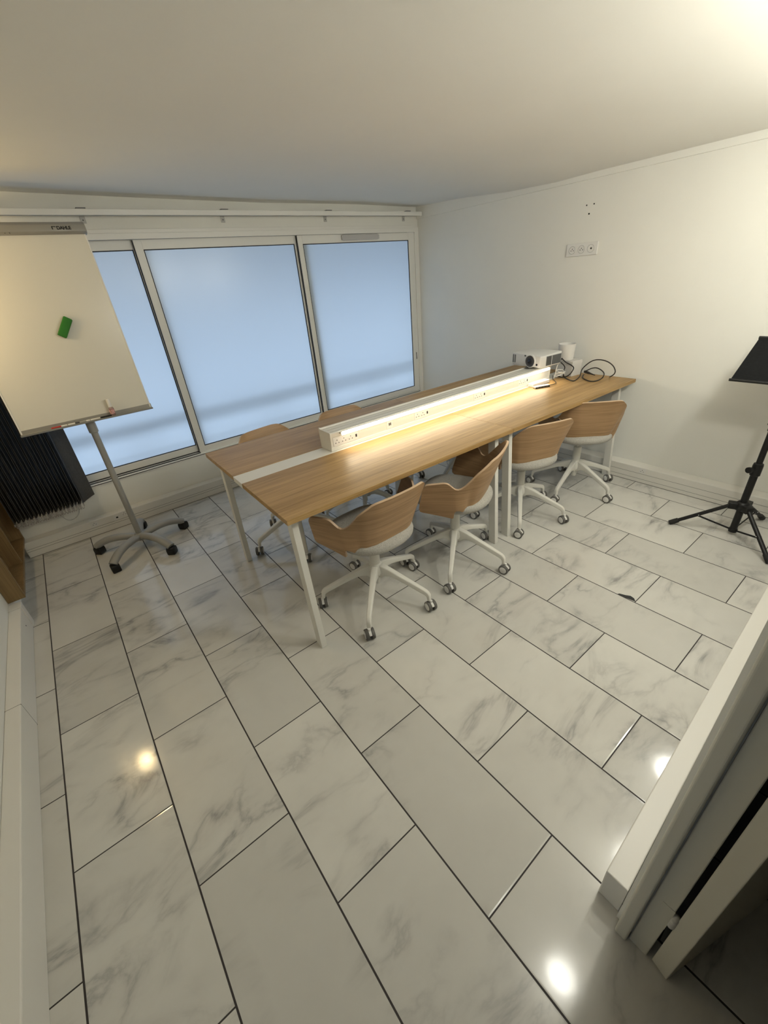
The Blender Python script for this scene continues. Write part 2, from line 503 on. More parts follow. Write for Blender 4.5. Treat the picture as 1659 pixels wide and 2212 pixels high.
# cable trunking along the walls
def trunking(name, pts, depth_dir, h, depth, grooves, parent=None):
    pass
bs_b = boxobj('baseboard_back', -0.075, XR, 0.62, YB, 0.0, 0.122, TRIM, bevel=0.004)
setp(bs_b, kind='structure')
bm = bmesh.new()
for z in (0.048, 0.066): box(bm, -0.07, XR, 0.6192, 0.6205, z, z + 0.0022)
box(bm, -0.07, XR, 0.6185, 0.6205, 0.0, 0.004)
finish(bm, 'groove', TRIMG, bs_b)
bs_r = boxobj('baseboard_right', 3.782, XR, -2.83, 0.62, 0.0, 0.122, TRIM, bevel=0.004)
setp(bs_r, kind='structure')
bm = bmesh.new()
for z in (0.030, 0.072): box(bm, 3.7812, 3.7825, -2.83, 0.615, z, z + 0.002)
box(bm, 3.7805, 3.7825, -2.83, 0.615, 0.0, 0.004)
finish(bm, 'groove', TRIMG, bs_r)
bs_l = boxobj('baseboard_left', XL, -0.075, -2.75, -0.285, 0.0, 0.140, TRIM, bevel=0.004)
setp(bs_l, kind='structure')
bm = bmesh.new(); box(bm, XL, -0.071, -0.285, -0.225, 0, 0.145)
finish(bm, 'end_cap', TRIM, bs_l, bevel=0.003)
bm = bmesh.new()
box(bm, XL + 0.0005, -0.0745, -1.075, -1.073, 0.0, 0.1405)
finish(bm, 'joint_line', TRIMG, bs_l)
bm = bmesh.new(); cyl(bm, (-0.076, -0.395, 0.085), (-0.0742, -0.395, 0.085), 0.004, n=10)
finish(bm, 'nail_mark', DARK, bs_l)
bm = bmesh.new()
slab(bm, 1.188, XR - 0.1, -2.919, -2.863, 0.0, 0.132)
bs_f = finish(bm, 'baseboard_front', TRIM, bevel=0.003)
setp(bs_f, kind='structure')
# plaster band at the top of the right wall
bm = bmesh.new()
box(bm, XR - 0.014, XR, -2.9, YB, 2.010, 2.2)
setp(finish(bm, 'trim_1', WALL, bevel=0.002), kind='structure')
# casing strip above the window
bm = bmesh.new()
box(bm, -0.06, 3.832, 0.688, YB, 1.940, 1.962)
box(bm, -0.06, 3.832, 0.680, YB, 1.905, 1.940)
setp(finish(bm, 'trim_2', ALU, bevel=0.0015), kind='structure')

# ------------------------------------------------------------------ doorway: jamb, casing and the open door leaf
d1 = bpy.data.objects.new('door_1', None); COL.objects.link(d1)
d1.location = (1.157, -2.96, 0); setp(d1, kind='structure')
bm = bmesh.new()
box(bm, 0.0, 0.02, -0.042, 0.0, 0, 2.06)
box(bm, -0.915, -0.897, -0.042, 0.0, 0, 2.06)
box(bm, -0.897, 0.0, -0.042, 0.0, 2.045, 2.065)
finish(bm, 'jamb', DOORM, d1, bevel=0.002)
bm = bmesh.new()
box(bm, -0.014, 0.03, 0.003, 0.032, 0, 2.075)
box(bm, -0.95, -0.895, 0.003, 0.039, 0, 2.075)
box(bm, -0.895, -0.014, 0.003, 0.039, 2.03, 2.075)
finish(bm, 'casing', DOORM, d1, bevel=0.006, seg=4)
leaf = boxobj('leaf', 0.0, 0.82, -0.039, 0.0, 0.006, 2.035, DOORM, d1, bevel=0.002)
leaf.location = (0.002, -0.053, 0.0)
leaf.rotation_euler = (0, 0, math.radians(-16.5))
for z in (0.205, 1.80):
    bm = bmesh.new()
    lathe(bm, [(0.002, 0), (0.0075, 0.004), (0.009, 0.01), (0.009, 0.05), (0.0075, 0.056), (0.002, 0.06)], n=16)
    finish(bm, 'hinge', mat('worn_hinge_paint', (0.6, 0.58, 0.54), 0.4, noise=0.2, nscale=60), d1, smooth=True, split=40, loc=(0.006, -0.047, z))
    bm = bmesh.new(); box(bm, -0.001, 0.0, -0.042, -0.016, z - 0.02, z + 0.08)
    finish(bm, 'hinge_plate', DOORM, d1)

# ------------------------------------------------------------------ the window: three sliding sashes
win = bpy.data.objects.new('window_1', None); COL.objects.link(win)
win.location = (0, 0, 0); setp(win, kind='structure')
CX, CY, CZ = 0.514, -2.941, 1.549
def at_depth(x, z, y):            # positions measured on the wall plane, moved back to a sash's own track
    k = (y - CY) / (0.70 - CY)
    return CX + (x - CX) * k, CZ + (z - CZ) * k
bm = bmesh.new()
box(bm, WX0, WX1, 0.692, 0.80, 0.345, 0.358)           # sill track
box(bm, WX0, WX1, 0.692, 0.696, 0.358, 0.3635)
box(bm, WX0, WX1, 0.718, 0.731, 0.358, 0.3675)
box(bm, WX0, WX1, 0.757, 0.80, 0.358, 0.372)
box(bm, WX0, WX1, 0.70, 0.80, 1.918, 1.946)            # head
box(bm, 3.832, WX1, 0.690, 0.80, 0.345, 1.946)         # right jamb
box(bm, WX0, -0.01, 0.690, 0.80, 0.345, 1.946)         # left jamb
finish(bm, 'outer_frame', ALU, win, bevel=0.002)
bm = bmesh.new()
box(bm, WX0 + 0.05, 3.832, 0.696, 0.718, 0.3575, 0.3590)
box(bm, WX0 + 0.05, 3.832, 0.731, 0.757, 0.3575, 0.3605)
box(bm, WX0 + 0.05, 1.285, 0.7170, 0.7185, 0.3630, 0.3695)
box(bm, WX0 + 0.05, 3.832, 0.6905, 0.6925, 0.3540, 0.3585)
box(bm, WX0 + 0.05, 1.285, 0.7560, 0.7575, 0.3660, 0.3740)
finish(bm, 'track_gap', GASKET, win)
def sash(x0, x1, z0, z1, gx0, gx1, gz0, gz1, yf, th):
    x0, z0 = at_depth(x0, z0, yf); x1, z1 = at_depth(x1, z1, yf)
    gx0, gz0 = at_depth(gx0, gz0, yf); gx1, gz1 = at_depth(gx1, gz1, yf)
    bm = bmesh.new()
    box(bm, x0, gx0, yf, yf + th, z0, z1); box(bm, gx1, x1, yf, yf + th, z0, z1)
    box(bm, gx0, gx1, yf, yf + th, z0, gz0); box(bm, gx0, gx1, yf, yf + th, gz1, z1)
    fr = finish(bm, 'sash', ALU, win, bevel=0.0015)
    bm = bmesh.new(); g = 0.006
    a, b = yf + 0.003, yf + 0.009
    box(bm, gx0, gx0 + g, a, b, gz0, gz1); box(bm, gx1 - g, gx1, a, b, gz0, gz1)
    box(bm, gx0, gx1, a, b, gz0, gz0 + g); box(bm, gx0, gx1, a, b, gz1 - g, gz1)
    finish(bm, 'gasket', GASKET, fr)
    bm = bmesh.new()
    yy = yf + 0.010
    v = [bm.verts.new(q) for q in ((gx0, yy, gz0), (gx1, yy, gz0), (gx1, yy, gz1), (gx0, yy, gz1))]
    bm.faces.new(v)
    pane = finish(bm, 'pane', FROST, fr)
    return fr
s_r = sash(2.529, 3.832, 0.372, 1.904, 2.573, 3.758, 0.425, 1.843, 0.700, 0.022)
s_m = sash(1.279, 2.60, 0.366, 1.904, 1.330, 2.495, 0.422, 1.846, 0.730, 0.022)
s_l = sash(-0.01, 1.34, 0.381, 1.904, 0.06, 1.266, 0.444, 1.847, 0.762, 0.022)
for sx, yb, yf_, sh in ((1.279, 0.734, 0.730, s_m), (2.529, 0.706, 0.700, s_r)):
    x_, _ = at_depth(sx, 1.0, yf_)
    bm = bmesh.new(); box(bm, x_ - 0.004, x_ + 0.001, yb, yf_ + 0.0225, 0.385, 1.903)
    finish(bm, 'sash_gap_shade', GASKET, sh)  # black strip standing in for the shade in the sash gap
bm = bmesh.new()
prism(bm, [(2.965, 1.860), (2.985, 1.856), (3.36, 1.856), (3.382, 1.861), (3.382, 1.893), (3.362, 1.900), (2.982, 1.900), (2.965, 1.894)],
      (1, 0, 0), (0, 0, 1), (0, -1, 0), (0, 0.700, 0), 0.0, 0.018)
finish(bm, 'trickle_vent', mat('grey_vent_plastic', (0.50, 0.49, 0.48), 0.4), s_r, bevel=0.004, seg=3)
boxobj('latch_slot', 3.800, 3.808, 0.6985, 0.702, 0.716, 0.788, GASKET, s_r)

# outside: balcony with rail, overhang and a facade opposite
bal = boxobj('balcony', -1.5, 5.5, 0.905, 2.3, 0.12, 0.25, mat('pale_balcony_tile', (0.66, 0.67, 0.68), 0.6)); setp(bal, kind='structure')
setp(boxobj('added_dark_ground', -30, 34, 0.95, 40, -3.2, -3.0, mat('dimming_ground', (0.16, 0.165, 0.17), 0.9)), kind='structure')  # unseen ground, added to dim the light reaching the panes from below
bm = bmesh.new()
box(bm, -1.5, 5.5, 0.845, 2.90, 1.875, 2.3)
setp(finish(bm, 'balcony_overhang', mat('overhang_paint', (0.13, 0.125, 0.12), 0.9)), kind='structure')
bm = bmesh.new()
box(bm, -1.5, 5.5, 0.905, 0.935, 0.685, 0.735)
box(bm, -1.5, 5.5, 0.93, 0.945, 0.475, 0.500)
for x in (-0.3, 0.90, 2.05, 3.25, 4.4):
    box(bm, x, x + 0.03, 0.925, 0.955, 0.25, 0.69)
setp(finish(bm, 'balcony_rail', RAILM), kind='structure')
bm = bmesh.new()
box(bm, -6, 10, 7.0, 7.5, -3, 0.6)
setp(finish(bm, 'facade_opposite', mat('facade_render', (0.45, 0.45, 0.45), 0.9)), kind='structure')

# ------------------------------------------------------------------ vertical blind at the left of the window
vb = thing('vertical_blind', 'dark grey vertical blind bunched at the left end of its long white rail', 'blind', (0, 0.60, 0))
bm = bmesh.new(); box(bm, -0.12, 3.855, -0.002, 0.040, 2.026, 2.058)
rail = finish(bm, 'headrail', ALU, vb, bevel=0.003)
bm = bmesh.new(); box(bm, -0.10, 3.84, 0.010, 0.026, 2.0255, 2.0275); finish(bm, 'track_slot', TRIMG, rail)
for x in (1.03, 1.93, 2.82, 3.70):
    bm = bmesh.new()
    box(bm, x - 0.022, x + 0.022, 0.020, 0.099, 2.058, 2.062)
    box(bm, x - 0.012, x + 0.018, 0.096, 0.0995, 1.995, 2.062)
    finish(bm, 'bracket', mat('bracket_metal', (0.46, 0.45, 0.43), 0.4), rail, bevel=0.001)
    bm = bmesh.new(); box(bm, x - 0.024, x + 0.028, 0.015, 0.05, 2.062, 2.067); finish(bm, 'clip', mat('bracket_clip', (0.2, 0.2, 0.2), 0.5), rail)
    bm = bmesh.new(); cyl(bm, (x + 0.003, 0.0965, 2.012), (x + 0.003, 0.0945, 2.012), 0.004, n=10); finish(bm, 'screw', DGREY, rail)
slat_mesh = None
bead_pts = []
NS = 29
for i in range(NS + 1):
    last = i == NS
    x = -0.030 + 0.400 * (i + (0.0, 0.30, -0.15, 0.25, -0.35)[i % 5]) / (NS - 1) if not last else 0.411
    y = 0.0
    a = math.radians(82) if not last else math.radians(52)
    zb = 0.300
    if last: y = 0.028
    if slat_mesh is None:
        bm = bmesh.new()
        pr = [(-0.0635, 0.0), (-0.03, 0.0022), (0, 0.003), (0.03, 0.0022), (0.0635, 0.0), (0.0635, -0.0012), (0.03, 0.001), (0, 0.0018), (-0.03, 0.001), (-0.0635, -0.0012)]
        prism(bm, pr, (1, 0, 0), (0, 1, 0), (0, 0, 1), (0, 0, 0), 0.0, 1.725)
        o = finish(bm, 'slat', BLIND, vb); slat_mesh = o.data
    else:
        o = bpy.data.objects.new('slat', slat_mesh); COL.objects.link(o); o.parent = vb
    o.location = (x, y, zb); o.rotation_euler = (0, 0, a)
    if not last:
        c, s = math.cos(a), math.sin(a)
        for side in (-0.062, 0.062):
            bead_pts.append((x + c * side, y + s * side, zb))
def bead(p, r):
    m = Matrix.Translation(p)
    bmesh.ops.create_icosphere(bm, subdivisions=1, radius=r, matrix=m)
for s in (0, 1):
    bm = bmesh.new()
    for k in range(0, len(bead_pts), 2):
        p = Vector(bead_pts[k + s])
        box(bm, p.x - 0.004, p.x + 0.004, p.y - 0.006, p.y + 0.006, p.z - 0.012, p.z + 0.004)
        if k + 2 < len(bead_pts):
            q = Vector(bead_pts[k + 2 + s])
            for t in range(6):
                f = t / 6
                z = p.z - 0.008 - 0.022 * (1 - (2 * f - 1) ** 2)
                bead((p.x + (q.x - p.x) * f, p.y + (q.y - p.y) * f, z), 0.0034)
    finish(bm, 'bead_chain', BEAD, vb)
bm = bmesh.new()
for k in range(3):
    ring = [(0.265 + 0.004 * k + (0.064 - 0.004 * k) * math.cos(2 * PI * i / 40) * (0.9 + 0.1 * k / 3), -0.005 + 0.004 * k, 0.262 + 0.066 * math.sin(2 * PI * i / 40 + 0.2 * k) - 0.004 * k) for i in range(41)]
    tube(bm, ring, 0.0014, n=6, caps=False)
finish(bm, 'clear_cord_loop', CLEAR, vb, smooth=True)

# ------------------------------------------------------------------ oak wall cabinet at the left
cb = thing('shelf_cabinet', 'shallow open oak shelf cabinet on the left wall beside the dark blind', 'cabinet', (XL + 0.002, -0.205, 0.147))
CD, CW, CH, T = 0.080, 0.855, 0.90, 0.02
boxobj('side_panel', 0, CD, 0, T, 0, CH, OAKC, cb, bevel=0.001)
boxobj('side_panel', 0, CD, CW - T, CW, 0, CH, OAKC, cb, bevel=0.001)
boxobj('bottom_panel', 0, CD - 0.0005, T, CW - T, 0, T, OAKC, cb, bevel=0.001)
boxobj('top_panel', 0, CD - 0.0005, T, CW - T, CH - T, CH, OAKC, cb, bevel=0.001)
boxobj('back_panel', 0, 0.004, T, CW - T, T, CH - T, OAKC, cb)
boxobj('divider', 0.004, CD - 0.006, 0.42, 0.436, T, CH - T, OAKC, cb, bevel=0.001)
boxobj('shelf', 0.004, CD - 0.006, T, 0.42, 0.44, 0.456, OAKC, cb)
boxobj('shelf', 0.004, CD - 0.006, 0.436, CW - T, 0.44, 0.456, OAKC, cb)

# ------------------------------------------------------------------ sockets
def socket_plate(name, label, loc, rz, n, kind, group=None):
    """plate in local x (width) / z, facing local -y"""
    t = thing(name, label, 'socket', loc, rz, group)
    if kind == 'wall':
        w = 0.236
        bm = bmesh.new(); box(bm, -w / 2, w / 2, -0.011, 0, -0.040, 0.040)
        finish(bm, 'plate', WHITEP, t, bevel=0.003)
        for i in range(n):
            x = (-0.071, 0.0, 0.071)[i]
            bm = bmesh.new()
            lathe(bm, [(0.0265, 0), (0.0265, 0.0025), (0.0245, 0.0025), (0.0235, 0.0008), (0.003, 0.0006)], n=32)
            o = finish(bm, 'outlet_face' if i < 2 else 'aerial_face', WHITEP, t, smooth=True, split=30, loc=(x, -0.011, 0), rot=(PI / 2, 0, 0))
            bm = bmesh.new()
            if i < 2:
                for hx, hz, r in ((-0.0095, -0.003, 0.003), (0.0095, -0.003, 0.003), (0, 0.007, 0.003)):
                    cyl(bm, (hx, hz, 0.0004), (hx, hz, 0.0016), r, n=12)
            else:
                cyl(bm, (0.002, 0.001, 0.0004), (0.002, 0.001, 0.003), 0.0058, n=14)
            finish(bm, 'pin_hole', DOT, o)
            bm = bmesh.new()
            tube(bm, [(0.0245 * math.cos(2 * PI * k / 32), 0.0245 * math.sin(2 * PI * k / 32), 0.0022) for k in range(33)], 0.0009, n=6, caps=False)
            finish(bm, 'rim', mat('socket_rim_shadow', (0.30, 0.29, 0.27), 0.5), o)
    else:
        bm = bmesh.new(); box(bm, -0.024, 0.024, -0.002, 0, -0.022, 0.022)
        finish(bm, 'plate', WHITEP, t, bevel=0.0006)
        bm = bmesh.new()
        if kind == 'data': box(bm, -0.007, 0.007, -0.0026, -0.0018, -0.006, 0.006)
        else:
            for hx, hz in ((-0.0095, -0.005), (0.0095, -0.005), (0, 0.006)):
                cyl(bm, (hx, -0.0018, hz), (hx, -0.0027, hz), 0.0024, n=10)
        finish(bm, 'pin_hole', DOT, t)
    return t
socket_plate('wall_socket', 'white triple socket plate high on the right wall below three screw holes', (XR, -1.055, 1.603), -PI / 2, 3, 'wall')
socket_plate('trunking_socket', 'small white power socket in the window trunking, farthest left, below the dark blind', (0.366, 0.6200, 0.097), 0, 1, 'power')
socket_plate('data_socket', 'white network socket with dark square port in the window trunking', (0.520, 0.6200, 0.090), 0, 1, 'data')
socket_plate('trunking_socket', 'white power socket in the window trunking right beside the flip chart pole', (0.574, 0.6200, 0.101), 0, 1, 'power')
socket_plate('trunking_socket', 'white power socket in the trunking at the foot of the right wall', (3.782, -1.835, 0.098), -PI / 2, 1, 'power')

# ------------------------------------------------------------------ tables
AT = -0.0175
T0 = (1.028, -1.578, 0.0)
TT, TZ = 0.024, 0.752
tab_mesh = {}
def make_desk(label, u0, u1, legs):
    ca, sa = math.cos(AT), math.sin(AT)
    t = thing('bench_desk', label, 'desk', (T0[0] + ca * u0, T0[1] + sa * u0, 0), AT, 'bench desks pushed end to end')
    w = u1 - u0
    boxobj('tabletop', 0.0005, w - 0.0005, 0.0, 0.487, TZ - TT, TZ, OAK, t, bevel=0.0015)
    boxobj('tabletop', 0.0005, w - 0.0005, 0.609, 1.068, TZ - TT, TZ, OAK, t, bevel=0.0015)
    boxobj('cable_tray_cover', 0.0005, w - 0.0005, 0.489, 0.607, TZ - 0.028, TZ - 0.001, WHITEM, t, bevel=0.001)
    bm = bmesh.new()
    x0, x1 = legs
    box(bm, x0 + 0.03, x1, 0.30, 0.34, TZ - TT - 0.035, TZ - TT - 0.001)
    box(bm, x0 + 0.03, x1, 0.73, 0.77, TZ - TT - 0.035, TZ - TT - 0.001)
    for x in legs: box(bm, x, x + 0.03, 0.07, 0.995, TZ - TT - 0.03, TZ - TT)
    finish(bm, 'under_frame', WHITEM, t, bevel=0.002)
    for x in legs:
        for (b0, b1, t0, t1) in ((0.018, 0.070, 0.062, 0.112), (0.988, 1.036, 0.945, 0.993)):
            bm = bmesh.new()
            zt = TZ - TT - 0.0005
            V = [bm.verts.new(q) for q in ((x, b0, 0), (x + 0.03, b0, 0), (x + 0.03, b1, 0), (x, b1, 0), (x, t0, zt), (x + 0.03, t0, zt), (x + 0.03, t1, zt), (x, t1, zt))]
            for f in ((0, 3, 2, 1), (4, 5, 6, 7), (0, 1, 5, 4), (1, 2, 6, 5), (2, 3, 7, 6), (3, 0, 4, 7)):
                bm.faces.new([V[i] for i in f])
            finish(bm, 'leg', WHITEM, t, bevel=0.002)
    return t
desk1 = make_desk('oak bench desk with white centre strip, left one, nearest the flip chart', 0.0, 1.405, (0.037, 1.322))
desk2 = make_desk('oak bench desk with white centre strip, right one, end against the right wall', 1.405, 2.815, (0.042, 1.310))

def tabpt(u, v, z=TZ):
    ca, sa = math.cos(AT), math.sin(AT)
    return (T0[0] + ca * u - sa * v, T0[1] + sa * u + ca * v, z)

# power and light unit on the centre strip
pu = thing('desk_power_unit', 'long white power box with a glowing light strip along the middle of the desks', 'power unit', tabpt(0.515, 0.502, TZ), AT)
PL = 1.985
bm = bmesh.new()
prism(bm, [(0.006, 0.0), (0.006, 0.016), (0.010, 0.018), (0.010, 0.074), (0.004, 0.076), (0.0, 0.098), (0.004, 0.102), (0.103, 0.102), (0.108, 0.108), (0.116, 0.108), (0.118, 0.102), (0.113, 0.0)],
      (0, 1, 0), (0, 0, 1), (1, 0, 0), (0, 0, 0), 0.006, PL - 0.006)
finish(bm, 'housing', WHITEM, pu, bevel=0.0008)
for x0, x1 in ((0.0, 0.006), (PL - 0.006, PL)):
    bm = bmesh.new()
    prism(bm, [(0.003, 0.0), (-0.002, 0.100), (0.002, 0.104), (0.104, 0.104), (0.108, 0.111), (0.117, 0.111), (0.1195, 0.104), (0.114, 0.0)],
          (0, 1, 0), (0, 0, 1), (1, 0, 0), (0, 0, 0), x0, x1)
    finish(bm, 'end_plate', WHITEM, pu, bevel=0.001)
bm = bmesh.new()
for y in (0.018, 0.052, 0.060, 0.090): box(bm, 0.012, PL - 0.012, y, y + 0.0015, 0.1018, 0.1026)
finish(bm, 'top_groove', mat('shadow_groove', (0.40, 0.39, 0.36), 0.6), pu)
# light strip
lamp = boxobj('lamp_profile', 0.060, PL - 0.045, -0.016, 0.002, 0.086, 0.098, WHITEM, pu, bevel=0.001)
bm = bmesh.new()
sec = [(-0.0165 + 0.0 + 0.010 * math.cos(a), 0.0905 + 0.010 * math.sin(a)) for a in [math.radians(d) for d in range(95, 286, 19)]]
prism(bm, sec, (0, 1, 0), (0, 0, 1), (1, 0, 0), (0, 0, 0), 0.066, PL - 0.050)
finish(bm, 'diffuser', LED, lamp, smooth=True, split=60)
led = bpy.data.lights.new('strip_light', 'AREA')
led.shape = 'RECTANGLE'; led.size = PL - 0.13; led.size_y = 0.010
led.color = (1.0, 0.84, 0.60); led.energy = 2.6; led.spread = math.radians(150)
lo = bpy.data.objects.new('strip_light', led); COL.objects.link(lo); lo.parent = lamp
lo.location = (PL / 2 + 0.006, -0.0285, 0.0880)
lo.rotation_euler = (math.radians(-38), 0, 0)
# socket modules on the front face
def module(u, n, usb):
    w = 0.044 * n + (0.03 if n else 0.045)
    bm = bmesh.new(); box(bm, u, u + w, 0.0078, 0.0105, 0.022, 0.070)
    m = finish(bm, 'socket_module', WHITEP, pu, bevel=0.0006)
    bm = bmesh.new()
    for i in range(n):
        c = u + 0.024 + 0.044 * i
        for hx, hz in ((-0.010, 0.038), (0.010, 0.038), (0.0, 0.053)):
            cyl(bm, (c + hx, 0.0080, hz), (c + hx, 0.0070, hz), 0.0026, n=10)
    if n: box(bm, u + w - 0.018, u + w - 0.008, 0.0068, 0.0080, 0.038, 0.054)
    else:
        for hx in (0.016, 0.026): box(bm, u + hx, u + hx + 0.006, 0.0068, 0.0080, 0.040, 0.056)
    finish(bm, 'pin_hole', DOT, m)
module(0.020, 3, 1)
module(0.385, 0, 1)
module(0.600, 2, 1)
module(1.130, 2, 1)
module(1.605, 2, 1)

# ------------------------------------------------------------------ chairs
def resample(P, ls): return [np.interp(ls, [p[0] for p in P], [p[k] for p in P]) for k in range(1, len(P[0]))]
PATH = [(0, 0.0, -0.206), (.06, 0.06, -0.205), (.11, 0.108, -0.199), (.17, 0.164, -0.176), (.231, 0.203, -0.128), (.288, 0.221, -0.072), (.361, 0.239, 0.0), (.436, 0.261, 0.072), (.475, 0.273, 0.108)]
UP = [(0, .738), (.09, .738), (.118, .735), (.138, .726), (.16, .707), (.185, .677), (.21, .643), (.235, .612), (.255, .597), (.27, .594), (.285, .598), (.30, .611), (.315, .625), (.33, .633), (.35, .636), (.45, .630), (.462, .626), (.470, .615), (.475, .60)]
LO = [(0, .476), (.08, .472), (.13, .464), (.17, .452), (.225, .440), (.25, .446), (.265, .458), (.278, .460), (.286, .452), (.2905, .434), (.2925, .412), (.30, .409), (.45, .443), (.466, .450), (.475, .468)]
def shell_mesh():
    half = sorted(set(list(np.linspace(0, .475, 60)) + [.27, .278, .282, .286, .2885, .2905, .2915, .2925, .295, .30, .462, .466, .470, .475]))
    ls = [-l for l in half[::-1] if l > 0] + half
    bm = bmesh.new()
    uvl = bm.loops.layers.uv.new('UVMap')
    rows = 8
    V, UV = [], {}
    xs, ys = resample([(p[0], p[1], p[2]) for p in PATH], np.array(np.abs(ls)))
    # soften the polyline of the plan
    hx = np.array(xs) * np.sign(np.array(ls) + 1e-12); hy = np.array(ys)
    dense = np.linspace(-.475, .475, 381)
    dx, dy = resample([(p[0], p[1], p[2]) for p in PATH], np.abs(dense)); dx = dx * np.sign(dense)
    ker = np.hanning(27); ker /= ker.sum()
    pad = 13
    def sm(a):
        b = np.concatenate([2 * a[0] - a[pad:0:-1], a, 2 * a[-1] - a[-2:-pad - 2:-1]])
        return np.convolve(b, ker, 'valid')
    dx, dy = sm(dx), sm(dy)
    gx, gy = np.gradient(dx, dense), np.gradient(dy, dense)
    for l in ls:
        x, y = np.interp(l, dense, dx), np.interp(l, dense, dy)
        tx, ty = np.interp(l, dense, gx), np.interp(l, dense, gy)
        n = Vector((ty, -tx, 0)).normalized()      # outward
        a = abs(l)
        zu = np.interp(a, [p[0] for p in UP], [p[1] for p in UP]); zl = np.interp(a, [p[0] for p in LO], [p[1] for p in LO])
        ramp = min(max((a - .28) / .19, 0), 1)
        col = []
        for r in range(rows + 1):
            z = zl + (zu - zl) * r / rows
            kb = min(max((a - .20) / .085, 0), 1); kb = kb * kb * (3 - 2 * kb)
            off = (0.19 + 0.05 * ramp) * 0.20 + (0.35 * (1 - kb) + (0.20 + 0.05 * ramp) * kb) * (z - 0.70)
            p = Vector((x, y, z)) + n * off
            p.y -= 0.20 * ramp * (z - 0.447)
            v = bm.verts.new(p); UV[v] = (l, z); col.append(v)
        V.append(col)
    for a, b in zip(V, V[1:]):
        for r in range(rows):
            f = bm.faces.new((a[r], b[r], b[r + 1], a[r + 1]))
            for lp in f.loops: lp[uvl].uv = UV[lp.vert]
    return bm

